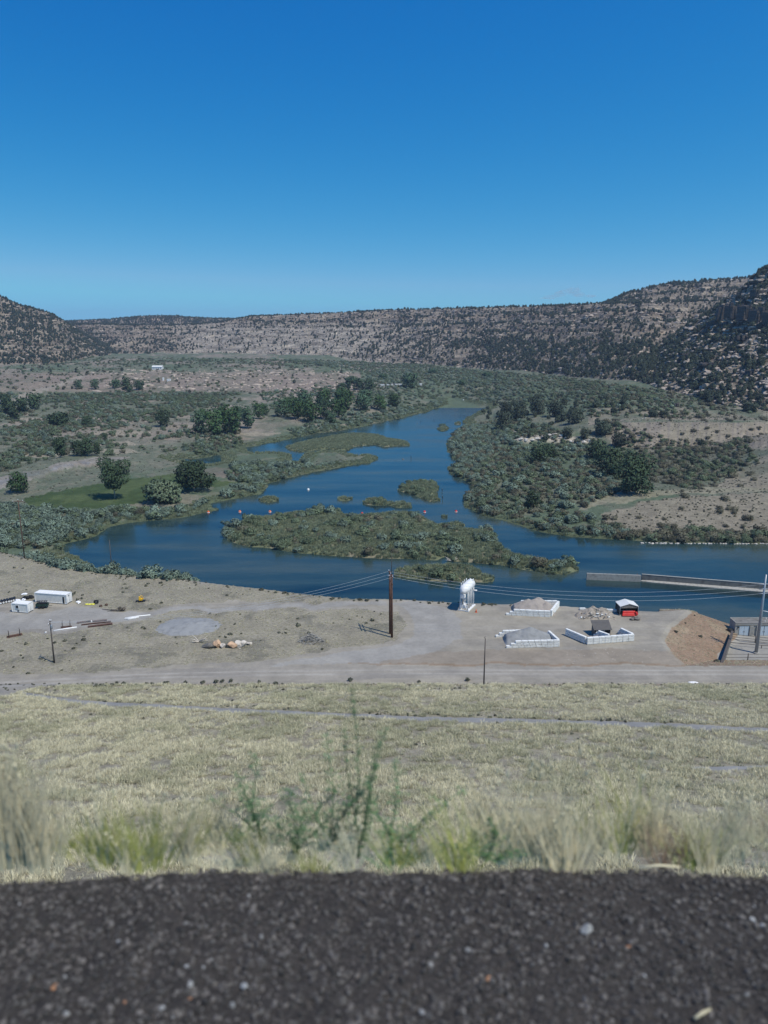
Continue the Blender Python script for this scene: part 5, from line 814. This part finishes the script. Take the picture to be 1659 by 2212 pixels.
# things along the river
for i, (x, y, m_) in enumerate(((450, 1107, 'orange'), (518, 1106, 'orange'), (583, 1106, 'orange'), (782, 1110, 'red'), (850, 1108, 'orange'), (917, 1106.5, 'red'), (985, 1105.5, 'red'), (666, 1058, 'white'), (1001, 864, 'white'))):
    p = G(x, y, ZW); rt = empty('buoy', p, 0, 'white buoy afloat left of the tiny mid-river islet' if i == 7 else 'white buoy at the far end of the river' if i == 8 else 'red and white buoy in the line above the big island, %s from the left' % ORD[i], 'buoy', 'line of buoys across the river' if i < 7 else None)
    MB().tube([(0, 0, -.2), (0, 0, .2), (0, 0, .65), (0, 0, .8)], [.5, .6, .45, .15], 12).obj('float', M[m_], rt); MB().tube([(0, 0, -.15), (0, 0, .12)], .68, 12).obj('base', M['white'], rt)
def angler(x, y, lab, s=1.0, bend=0.):
    p = G(x, y, ZW); rt = empty('person', p, random.uniform(0, 6), lab, 'person', 'people wading in the river'); me = bpy.data.meshes.new('body'); J = [(0, 0, .75), (0, 0, 1.05), (bend*.1, 0, 1.35), (bend*.15, 0, 1.5), (bend*.2, 0, 1.68), (.11, 0, .7), (.13, .02, .35), (.13, 0, -.2), (-.11, 0, .7), (-.13, .05, .35), (-.13, 0, -.2), (.19, 0, 1.4), (.3, .12, 1.15), (.28, .38, 1.2), (-.19, 0, 1.4), (-.27, .1, 1.15), (-.2, .36, 1.15)]
    E = [(0, 1), (1, 2), (2, 3), (3, 4), (0, 5), (5, 6), (6, 7), (0, 8), (8, 9), (9, 10), (2, 11), (11, 12), (12, 13), (2, 14), (14, 15), (15, 16)]; me.from_pydata([(a*s, b2*s, c_*s if c_ > 0 else c_) for a, b2, c_ in J], E, []); o = link(bpy.data.objects.new('body', me), rt);
    o.modifiers.new('skin', 'SKIN'); rad = [.15, .15, .17, .06, .11, .11, .08, .07, .11, .08, .07, .07, .05, .04, .07, .05, .04]; [setattr(v, 'radius', (rad[i], rad[i]*.8)) for i, v in enumerate(me.skin_vertices[0].data)]; me.skin_vertices[0].data[0].use_root = True; sb = o.modifiers.new('sub', 'SUBSURF'); sb.levels = 1; sb.render_levels = 1; me.materials.append(M['fabric'])
    MB().tube([(bend*.2, 0, 1.76*s), (bend*.2, 0, 1.80*s), (bend*.2, 0, 1.92*s)], [.17, .13, .08], 10).obj('hat', M['drock'], rt); MB().tube([(.28*s, .36*s, 1.2*s), (.5, 1.9, 2.3)], [.025, .012], 5).obj('fishing_rod', M['gwood'], rt)
angler(888, 991.5, 'person in dark clothing wading in the riffle mid-river', 1.15); angler(909, 912, 'person in dark clothing wading far upstream, left one'); angler(937.5, 908.5, 'person in dark clothing wading far upstream, right one'); angler(955, 1063, 'person in dark clothing standing in water right of the round islet, farther one'); angler(956, 1079, 'person in dark clothing wading right of the round islet, nearer one')
for i, (x, y, s) in enumerate(((871, 992, 1.6), (901, 915, 1.6), (1001, 1134.5, 1.3), (946, 1080, 1.4), (955, 1116, 1.2))): tag(MB().rock((0, 0, .05), (s, s*.7, .8), 600+i).obj('river_rock', M['drock'], None, G(x, y, ZW)), ['dark rock left of the wading person in the riffle', 'dark rock far upstream near the left wader', 'rock at the right tip of the small low islet', 'rock at the foot of the round islet', 'rock on the tiny islet below the buoys'][i], 'rock')
# pale dead branches on the ledge, driftwood
for i, (x, y) in enumerate(((1117, 935), (1140, 941), (1125, 930), (1150, 944), (1165, 945), (1185, 947), (1205, 948), (1262, 952), (366, 1087), (1390, 905), (975, 1213), (430, 1388))):
    p = onground(x, y); rr = random.Random(i); mb = MB(); s = 3.2 if i < 8 else 2.2
    for k in range(7): a = rr.uniform(-.6, .6)+(3.14 if k % 2 else 0); mb.tube([(0, 0, .2), (math.cos(a)*s*.5, math.sin(a)*s*.3, rr.uniform(.2, 1.2)), (math.cos(a)*s, math.sin(a)*s*.5, rr.uniform(.1, 1.9))], [.16, .1, .04], 5)
    tag(mb.obj('dead_branch', M['wrock'], None, p), ['bleached dead branch at the left end of the pale ledge', 'second bleached branch on the pale ledge', 'bleached branch above the ledge end', 'third bleached branch on the pale ledge', 'fourth bleached branch on the pale ledge', 'fifth bleached branch in the middle of the ledge', 'sixth bleached branch on the pale ledge', 'bleached branch at the right end of the pale ledge', 'fallen pale limb under the spreading willow', 'dead branch on the grey bench', 'driftwood on the lower shore of the big island', 'pale dead branch left of the boulder row'][i], 'branch', 'bleached dead branches')
# pale rock slabs of the ledge
for i in range(14):
    x = 1112+i*12.4; y = 943+6*math.sin(i*.7)+(4 if i > 9 else 0); p = onground(x, y+4); w_ = random.uniform(3.2, 5.2); tag(MB().rock((0, 0, .6), (w_, 2.5, random.uniform(1.6, 2.6)), 700+i, 3, .15).obj('rock_slab', M['wrock'], None, p), 'cream rock slab of the pale ledge, %s from the left' % ORD[i], 'rock', 'slabs of the pale ledge')
# rocks on the gravel ledges near right shore, stones by the road
for i in range(46):
    x = 1385+i*6.1+random.uniform(-2, 2); p = G(x, 1173.6+random.uniform(-.6, .4)+(i/46)*2, ZW); s = random.uniform(.5, 1.3); tag(MB().rock((0, 0, .1), (s*1.4, s, s*.7), 800+i, 1).obj('shore_stone', M['wrock'], None, p), '%s pale waterline stone from the left under the gravel knoll%s' % (ORD[i % 23].replace('leftmost', 'first'), ', left half of the row' if i < 23 else ', right half of the row'), 'stone', 'pale stones along the right shore')
for i, (x, y) in enumerate([(208,1486),(212,1485),(219,1484),(226,1486),(243,1481),(252,1478),(268,1480),(295,1482),(318,1479),(330,1480),(356,1478),(362,1477),(400,1477),(437,1476),(441,1475),(466,1475),(480,1474),(500,1473),(560,1474),(596,1480),(757,1471),(905,1474),(1010,1471)]):
    p = onground(x, y); rr = random.Random(i); V_, F_ = leaves(shrub_blobs(i+900), 130, .11, i, .3); o = link(bpy.data.objects.new('roadside_bush', rawmesh('roadside_bush', V_*rr.uniform(.8, 1.3), F_, M['sage']))); o.location = p; tag(o, 'small dark bush on the near road shoulder, %s from the left' % (ORD[i]), 'bush', 'small bushes on the road shoulder')
for i, (x, y, w_) in enumerate(((905, 1482, 2.6), (1497, 1475, 2.4))): tag(MB().rock((0, 0, .06), (w_, 1.0, .35), 950+i, 2).obj('white_sheet', M['cloth'], None, onground(x, y)), ['flat white sheet on the dry grass left of the slim pole', 'flat white sheet on the dry grass at the right'][i], 'sheet')
tag(MB().rock((0, 0, .2), (.5, .4, .4), 5).obj('stone', M['black'], None, G(1474/1.8228, 2410/1.8228, 0)), 'small black stone in the gravel loop left of the double pole', 'stone')
for i in range(48):
    x = random.uniform(1225, 1420); y = random.uniform(1402, 1434); s = random.uniform(.15, .4); SCT = globals().setdefault('SCT', []); SCT.append((x, y, s))
for i, (x, y, s) in enumerate(sorted(SCT)): k = i//12; tag(MB().rock((0, 0, .04), (s, s*.8, s*.5), 1000+i, 1).obj('gravel_stone', M['wrock'], None, G(x, y, 0)), '%s pale stone from the left, %s patch of scattered stones below the divided bin' % (ORD[i % 12].replace('leftmost', 'first'), ['leftmost', 'second', 'third', 'rightmost'][k]), 'stone', 'pale stones scattered below the bins')
# far buildings
def house(px, py, w_px, h_, dp, lab, nm='house', roof='cream', gable=True, wins=4, rz=0):
    p = onground(px, py); w_ = w_px*p.y/F; rt = empty(nm, p+Vector((0, 0, -.2)), rz, lab, 'building' if nm != 'camper_trailer' else 'trailer'); MB().box((0, 0, h_/2), (w_, dp, h_)).obj('wall', M['white'], rt)
    if gable: mb = MB(); mb.add([(-w_/2-.3, -dp/2-.4, h_), (w_/2+.3, -dp/2-.4, h_), (w_/2+.3, dp/2+.4, h_), (-w_/2-.3, dp/2+.4, h_), (-w_/2-.3, 0, h_*1.45), (w_/2+.3, 0, h_*1.45)], [(0, 1, 5, 4), (2, 3, 4, 5), (0, 4, 3), (1, 2, 5), (3, 2, 1, 0)]); mb.obj('roof', M[roof], rt)
    else: MB().box((0, 0, h_+.08), (w_+.1, dp+.1, .15)).obj('roof', M[roof], rt)
    for i in range(wins): B('window', M['dark'], rt, ((-w_*.38+w_*.76*i/max(1, wins-1), -dp/2-.03, h_*.5), (w_*.07, .05, h_*.35)))
    return rt
house(341, 798, 21, 4.0, 9, 'long white house with white roof on the far left plain', wins=5); house(365, 823, 7, 2.6, 4, 'small white shed on top of the left bluff', 'shed', wins=1, gable=False); house(353, 822, 2.4, 4, 3, 'narrow white tank-like shed on the left bluff', 'shed', wins=0, gable=False)
for i, (x, y, w_) in enumerate(((826, 835, 9), (838, 835, 5), (847, 834.5, 4), (856, 834, 6), (864, 834, 7.5), (909, 833, 5))): house(x, y, w_, 2.8, 3, 'white trailer, %s from the left of the village row' % ORD[i] if i < 5 else 'lone white trailer right of the big dark tree', 'camper_trailer', gable=False, wins=2, rz=random.uniform(-.3, .3))
for i, (x, y, w_) in enumerate(((696, 872, 7), (698, 890, 3), (702, 893, 3), (4, 868, 5), (40, 870, 4), (712, 868, 4))): house(x, y, w_, 2.2, 3, ['white trailer behind the long grove', 'small white shed at the river edge of the long grove', 'second small white shed at the river edge', 'white trailer at the left end of the plain grove', 'white trailer among the plain grove trees', 'small white trailer beside the one behind the grove'][i], 'camper_trailer' if i not in (1, 2) else 'shed', gable=False, wins=1)
# ------------------------------------------------------------------ dark rim outcrops and cliff band of the right canyon
CL = ['left end block of the dark rim outcrop', 'second block of the dark rim outcrop', 'third block of the dark rim outcrop', 'fourth block of the dark rim outcrop', 'outcrop block at the right picture edge', 'small outcrop on the skyline of the right slope', 'outcrop just above the left end of the rim', 'block at the lower left of the rim outcrop', 'pale blocky boulder low on the right slope', 'left upright stone at the foot of the right slope', 'right upright stone at the foot of the right slope', 'narrow ledge crag in the middle of the right slope', 'crag below the dark rim outcrop', 'crag high on the right slope near the picture edge', 'long low ledge crag across the right slope']
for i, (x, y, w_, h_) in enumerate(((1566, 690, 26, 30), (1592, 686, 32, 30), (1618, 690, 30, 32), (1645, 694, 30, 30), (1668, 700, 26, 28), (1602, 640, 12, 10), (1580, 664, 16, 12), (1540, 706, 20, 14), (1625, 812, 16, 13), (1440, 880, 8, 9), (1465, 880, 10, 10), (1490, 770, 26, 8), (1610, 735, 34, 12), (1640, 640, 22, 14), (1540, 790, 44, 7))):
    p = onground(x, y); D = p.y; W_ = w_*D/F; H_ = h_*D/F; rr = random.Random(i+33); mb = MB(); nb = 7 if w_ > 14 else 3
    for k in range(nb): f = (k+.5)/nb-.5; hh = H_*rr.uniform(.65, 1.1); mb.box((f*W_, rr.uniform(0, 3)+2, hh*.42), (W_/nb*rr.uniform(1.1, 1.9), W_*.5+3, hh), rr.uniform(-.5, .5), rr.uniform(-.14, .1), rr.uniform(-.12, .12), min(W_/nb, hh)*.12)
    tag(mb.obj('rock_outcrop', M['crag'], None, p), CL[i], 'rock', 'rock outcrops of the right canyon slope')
# faint cloud low over the right rim, far beyond the canyon
m, n, b = newmat('cloud_vapour'); n.nodes.remove(b); v = n.nodes.new('ShaderNodeVolumePrincipled'); v.inputs['Color'].default_value = (1, .97, .97, 1); v.inputs['Density'].default_value = .004; v.inputs['Anisotropy'].default_value = .2; n.links.new(v.outputs[0], n.nodes['Material Output'].inputs['Volume'])
Yc = 9500.; mb = MB(); rr = random.Random(3)
for (x, y, w_, h_) in ((1195, 640, 46, 9), (1215, 632, 40, 14), (1234, 629, 36, 17), (1250, 636, 44, 12), (1275, 640, 40, 8), (1180, 645, 36, 5), (1242, 626, 18, 11)):
    u_, t_ = tu(x, y); mb.rock((float(u_)*Yc, Yc+rr.uniform(-90, 90), CAMZ-float(t_)*Yc), (w_/F*Yc*1.1, 160, h_/F*Yc), int(x), 3, .1)
o = mb.obj('cloud', m); tag(o, 'faint small cloud low over the right canyon rim', 'cloud', kind='stuff')

# ------------------------------------------------------------------ the road shoulder underfoot: gravel bed, stones, weeds at its edge
ZS = 73.3
def edgeY(x):                                             # edge of the gravel, from the picture
    px = CX+F*np.asarray(x)/(2.1*cp+1.7*sp); yy = np.interp(px, [-200, 0, 120, 250, 412, 620, 823, 1150, 1400, 1659, 1900], [1900, 1897, 1895, 1888, 1876, 1872, 1879, 1871, 1877, 1888, 1890]); return (CAMZ-ZS)/tu(CX, yy)[1]
xs = np.linspace(-4, 4, 520); fy = np.linspace(0, 1, 150); XS, FY = np.meshgrid(xs, fy); EY = edgeY(XS)+(fbm(XS*9, XS*0, 3, 6)-.5)*.03; YS = -6+(FY**.35)*(EY+6.0)
ZZ = ZS+(fbm(XS*22, YS*22, 4, 7)-.5)*.022+(fbm(XS*3, YS*3, 3, 8)-.5)*.02-np.clip(YS-EY+.06, 0, 1)*.35; i_ = np.arange(XS.size).reshape(XS.shape)
F_ = np.stack([i_[:-1, :-1], i_[:-1, 1:], i_[1:, 1:], i_[1:, :-1]], -1).reshape(-1, 4); m, n, b = newmat('dark_gravel_bed'); g = n.nodes.new('ShaderNodeNewGeometry'); a = noise(n, 60, 6, g.outputs['Position'], .7); c = noise(n, 6, 4, g.outputs['Position'])
r = ramp_(n, a.outputs[0], [(.3, (.022, .021, .020)), (.55, (.052, .047, .043)), (.75, (.105, .096, .086))]); r2 = ramp_(n, c.outputs[0], [(.35, (.85, .85, .86)), (.65, (1.12, 1.1, 1.08))]); n.links.new(mixc(n, 'MULTIPLY', r.outputs[0], r2.outputs[0], 1.), b.inputs['Base Color']); b.inputs['Roughness'].default_value = .95; bump(n, b, a.outputs[0], .9, .01)
o = link(bpy.data.objects.new('road_shoulder', rawmesh('road_shoulder', np.stack([XS, YS, ZZ], -1).reshape(-1, 3), F_, m, True))); o['kind'] = 'structure'
# bank just below the shoulder, joining it to the dam face
def gmat(nm, c1, c2, rough=.85):
    m, n, b = newmat(nm); oi = n.nodes.new('ShaderNodeObjectInfo'); r = ramp_(n, oi.outputs['Random'], [(0, c1), (1, c2)]); tc = n.nodes.new('ShaderNodeTexCoord'); t = noise(n, 3., 5, tc.outputs['Object'], .7); r3 = ramp_(n, t.outputs[0], [(.3, (.7, .7, .7)), (.7, (1.25, 1.25, 1.25))]); n.links.new(mixc(n, 'MULTIPLY', r.outputs[0], r3.outputs[0], 1.), b.inputs['Base Color']); b.inputs['Roughness'].default_value = rough; return m
gm = [gmat('basalt_chip', (.030, .029, .027), (.118, .11, .10)), gmat('brownish_chip', (.06, .055, .05), (.17, .155, .14)), gmat('pale_chip', (.18, .18, .17), (.40, .40, .385)), gmat('orange_chip', (.28, .13, .07), (.40, .22, .12))]
pm = []
for k in range(10): pm.append(MB().rock((0, 0, 0), (1, .8, .62), 2000+k, 2, .3).mesh('gravel_chip', gm[0 if k < 5 else 1 if k < 8 else 2 if k == 8 else 3]))
N_ = 62000; x = RNG.uniform(-3.2, 3.2, N_); f = RNG.random(N_); ey = edgeY(x); y = 1.05+f*(ey+.02-1.05); s = .0055+.019*RNG.random(N_)**3.0; ix = np.where(RNG.random(N_) < .006, 8, np.where(RNG.random(N_) < .0005, 9, RNG.integers(0, 8, N_)))
zz = ZS+(fbm(x*22, y*22, 4, 7)-.5)*.022+(fbm(x*3, y*3, 3, 8)-.5)*.02-np.clip(y-ey+.06, 0, 1)*.35
gn_scatter('gravel', np.stack([x, y, zz+s*.1], -1), s, RNG.uniform(0, 6.28, N_), pm, label='dark loose gravel of the road shoulder', ix=ix, tilt=RNG.uniform(-.7, .7, N_))
for i, (px_, py_, s, l) in enumerate(((1265, 2012, .034, 'large pale stone half sunk in the dark gravel'), (1088, 2130, .018, 'white stone at the bottom of the gravel, right of centre'), (930, 2087, .016, 'small white stone low in the gravel near the middle'), (1090, 2083, .014, 'light stone on the gravel above the white one'), (528, 2133, .018, 'white stone at the lower left of the gravel'), (402, 1996, .012, 'pale stone in the left half of the gravel'), (1012, 2055, .016, 'pale stone left of the large one'), (270, 2168, .014, 'orange stone at the lower left of the gravel'), (405, 2092, .016, 'white stone in the lower left gravel'), (143, 2194, .016, 'bluish white stone at the bottom left corner'))):
    p = G(px_, py_, ZS); mt = gm[3] if 'orange' in l else gm[2]; tag(MB().rock((0, 0, s*.25), (s*1.3, s, s*.9), 3000+i, 3, .1).obj('stone', mt, None, p), l, 'stone')
p = G(1500, 2200, ZS+.012); q_ = G(1535, 2180, ZS+.012); tag(MB().tube([(0, 0, 0), (q_-p)*.5+Vector((0, 0, .003)), q_-p], [.004, .005, .003], 6).obj('twig', M['stalk'], None, p), 'pale dry twig lying at the bottom right of the gravel', 'twig')
p = G(1380, 1880, ZS); q_ = G(1468, 1880, ZS); tag(MB().tube([(0, 0, .012), (q_-p)*.5+Vector((0, 0, .018)), q_-p+Vector((0, 0, .012))], [.003, .004, .003], 6).obj('twig', M['stalk'], None, p), 'pale dry stalk lying along the gravel edge at the right', 'twig')
def clump(px, topy, nm, lab, mat, n, rad, seed, depth=.12, wd=.004, lean=.35, heads=None, hscale=1.0):
    u, _ = tu(px, 1880); Y0 = float((CAMZ-ZS)/tu(px, 1880)[1])+depth; x = float(u)*Y0; z0 = ZS-.03-depth*.25; tt = float(tu(px, topy)[1]); H = (CAMZ-tt*Y0-z0)*hscale; rt = empty(nm, (x, Y0, z0), 0, lab, 'weed' if nm == 'leafy_weed' else 'grass'); r = random.Random(seed); mb = MB()
    for i in range(n):
        a = r.uniform(0, 6.28); d = rad*r.random(); bx, by = math.cos(a)*d*.5, math.sin(a)*d*.3; h = H*(.35+.65*r.random()**.7); l = lean*h*r.uniform(-1, 1); l2 = lean*h*r.uniform(-.5, .5); w_ = wd*r.uniform(.6, 1.3); k = len(mb.v); vs = []
        for j in range(6):
            f = j/5; cx_ = bx+l*f**1.7+(math.cos(a)*d)*f; cy_ = by+l2*f**1.7; cz = h*f*(1-.10*f*abs(l)/h); ww = w_*(1-f*.85); vs += [(cx_-ww*.5, cy_, cz), (cx_+ww*.5, cy_+ww*.3, cz)]
        mb.add(vs, [(2*j, 2*j+1, 2*j+3, 2*j+2) for j in range(5)])
    mb.obj('blades', M[mat], rt)
    if heads:
        mb = MB()
        for i in range(heads):
            a = r.uniform(0, 6.28); h = H*r.uniform(.75, 1.0); l = lean*h*r.uniform(-1, 1)*.8; mb.tube([(0, 0, 0), (l*.4, 0, h*.6), (l, 0, h*.93)], [.0016, .0013, .001], 4, False); mb.tube([(l, 0, h*.93), (l*1.05, 0, h*.97), (l*1.12, 0, h)], [.002, .005, .001], 5)
        mb.obj('seed_heads', M['stalk'], rt)
    return rt
def leafy(px, topy, lab, seed, n=90, spread=.05, depth=.10, mat='weed'):
    u, _ = tu(px, 1880); Y0 = float((CAMZ-ZS)/tu(px, 1880)[1])+depth; x = float(u)*Y0; z0 = ZS-.03; tt = float(tu(px, topy)[1]); H = CAMZ-tt*Y0-z0; rt = empty('leafy_weed', (x, Y0, z0), 0, lab, 'weed', None); r = random.Random(seed)
    st = MB(); br = MB(); mb = MB()
    for q_ in range(5):
        hh = H*(1 if q_ == 0 else r.uniform(.35, .8)); lx = 0 if q_ == 0 else r.uniform(-1, 1)*spread*3.6; ly = r.uniform(-1, 1)*spread; ph = r.uniform(0, 6)
        def P3(f): return Vector((lx*f**1.3+.012*math.sin(ph+f*5), ly*f, hh*f))
        st.tube([P3(f) for f in (0, .25, .5, .75, 1)], [.0028, .0024, .002, .0014, .0008], 5)
        for i in range(int(n*hh/H*.42)):
            f = r.uniform(.06, 1); c = P3(f); a = r.uniform(0, 6.28); l = spread*r.uniform(.2, 1.3)*(1.25-f); e = Vector((math.cos(a)*l, math.sin(a)*l*.7, l*r.uniform(.1, .9))); br.tube([c, c+e], [.0009, .0005], 4, False)
            for k in range(3):
                b2 = r.uniform(0, 6.28); ll = r.uniform(.005, .013); d = Vector((math.cos(b2), math.sin(b2)*.7, r.uniform(-.6, .4))).normalized()*ll; s_ = Vector((-d.y, d.x, r.uniform(-.004, .004)))*.36; c2 = c+e*r.uniform(.4, 1); mb.add([c2, c2+d*.5+s_, c2+d, c2+d*.5-s_], [(0, 1, 2, 3)])
    st.obj('stem', M[mat], rt)
    br.obj('branch', M[mat], rt); mb.obj('leaves', M[mat], rt)
leafy(770, 1480, 'tall thin green leafy weed near the middle of the gravel edge', 1, 150, .035); leafy(715, 1600, 'shorter green leafy weed left of the tall one', 2, 110, .05, .16); leafy(560, 1620, 'sparse green weed left of the middle', 3, 110, .07, .2); leafy(640, 1680, 'low bushy green weed between the two leafy ones', 4, 130, .08, .12); leafy(850, 1650, 'green leafy weed right of the tall one', 5, 120, .07, .14); leafy(1060, 1780, 'small dark green weed under the yellow grass', 6, 90, .05, .08)
clump(12, 1480, 'grass_clump', 'tall pale grass stalks at the left edge of the gravel', 'stalk', 34, .05, 11, .06, .005, .10, 6); clump(48, 1600, 'grass_clump', 'second tall pale clump from the left edge', 'stalk', 30, .06, 12, .10, .0035, .2, 5)
rv = random.Random(77); cnt = {}
KIN = {'stalk': 'straw coloured grass', 'rstalk': 'reddish dry grass', 'ygreen': 'yellow green grass', 'dry': 'pale dry grass', 'weedg': 'thin green grass'}
vl = []
for i in range(84):
    px = -60+1790*(i+rv.uniform(.1, .9))/84
    if px < 130: mt, top = rv.choice(['stalk', 'rstalk', 'ygreen', 'stalk']), rv.uniform(1540, 1760)
    elif px < 480: mt, top = rv.choice(['ygreen', 'ygreen', 'dry', 'stalk']), rv.uniform(1690, 1830)
    elif px < 900: mt, top = rv.choice(['dry', 'dry', 'weedg', 'ygreen', 'stalk']), rv.uniform(1760, 1860)
    elif px < 1120: mt, top = rv.choice(['stalk', 'dry', 'ygreen', 'stalk']), rv.uniform(1640, 1820)
    elif px < 1420: mt, top = rv.choice(['ygreen', 'ygreen', 'stalk', 'stalk', 'dry']), rv.uniform(1590, 1780)
    else: mt, top = rv.choice(['rstalk', 'dry', 'stalk', 'rstalk', 'ygreen']), rv.uniform(1640, 1820)
    vl.append((px, top, mt))
for i, (px, top, mt) in enumerate(vl):
    z_ = 'left quarter' if px < 415 else 'second quarter' if px < 830 else 'third quarter' if px < 1245 else 'right quarter'; hh = 'tall' if top < 1730 else 'low'; k = (hh, mt, z_); cnt[k] = cnt.get(k, 0)+1
    clump(px, top, 'grass_clump', '%s %s on the verge, %s of its kind in the %s' % (hh, KIN[mt], ORD[cnt[k]-1].replace('leftmost', 'first'), z_), 'weed' if mt == 'weedg' else mt, rv.randint(34, 60), rv.uniform(.07, .15), 100+i, rv.uniform(.03, .3), rv.uniform(.0026, .0044), rv.uniform(.25, .6), rv.choice([0, 3, 5]))
for i, (px, top) in enumerate(((1085, 1600), (1110, 1660), (1330, 1640), (1180, 1640), (1560, 1720), (215, 1650), (410, 1700), (960, 1720))):
    clump(px, top, 'seed_stalks', 'thin group of long bent seed stalks on the verge, %s from the left' % ORD[sorted([1085, 1110, 1330, 1180, 1560, 215, 410, 960]).index(px)], 'stalk', 7, .05, 300+i, .1, .004, .5, 4)
# ------------------------------------------------------------------ air
m, n, b = newmat('haze_air'); n.nodes.remove(b); v = n.nodes.new('ShaderNodeVolumePrincipled'); v.inputs['Color'].default_value = (.62, .76, 1.0, 1); v.inputs['Density'].default_value = .00008; v.inputs['Anisotropy'].default_value = .1; n.links.new(v.outputs[0], n.nodes['Material Output'].inputs['Volume'])
o = MB().box((0, 3700, 101), (10600, 7800, 222)).obj('haze', m); o['kind'] = 'stuff'; o['label'] = 'thin blue haze in the air of the valley'
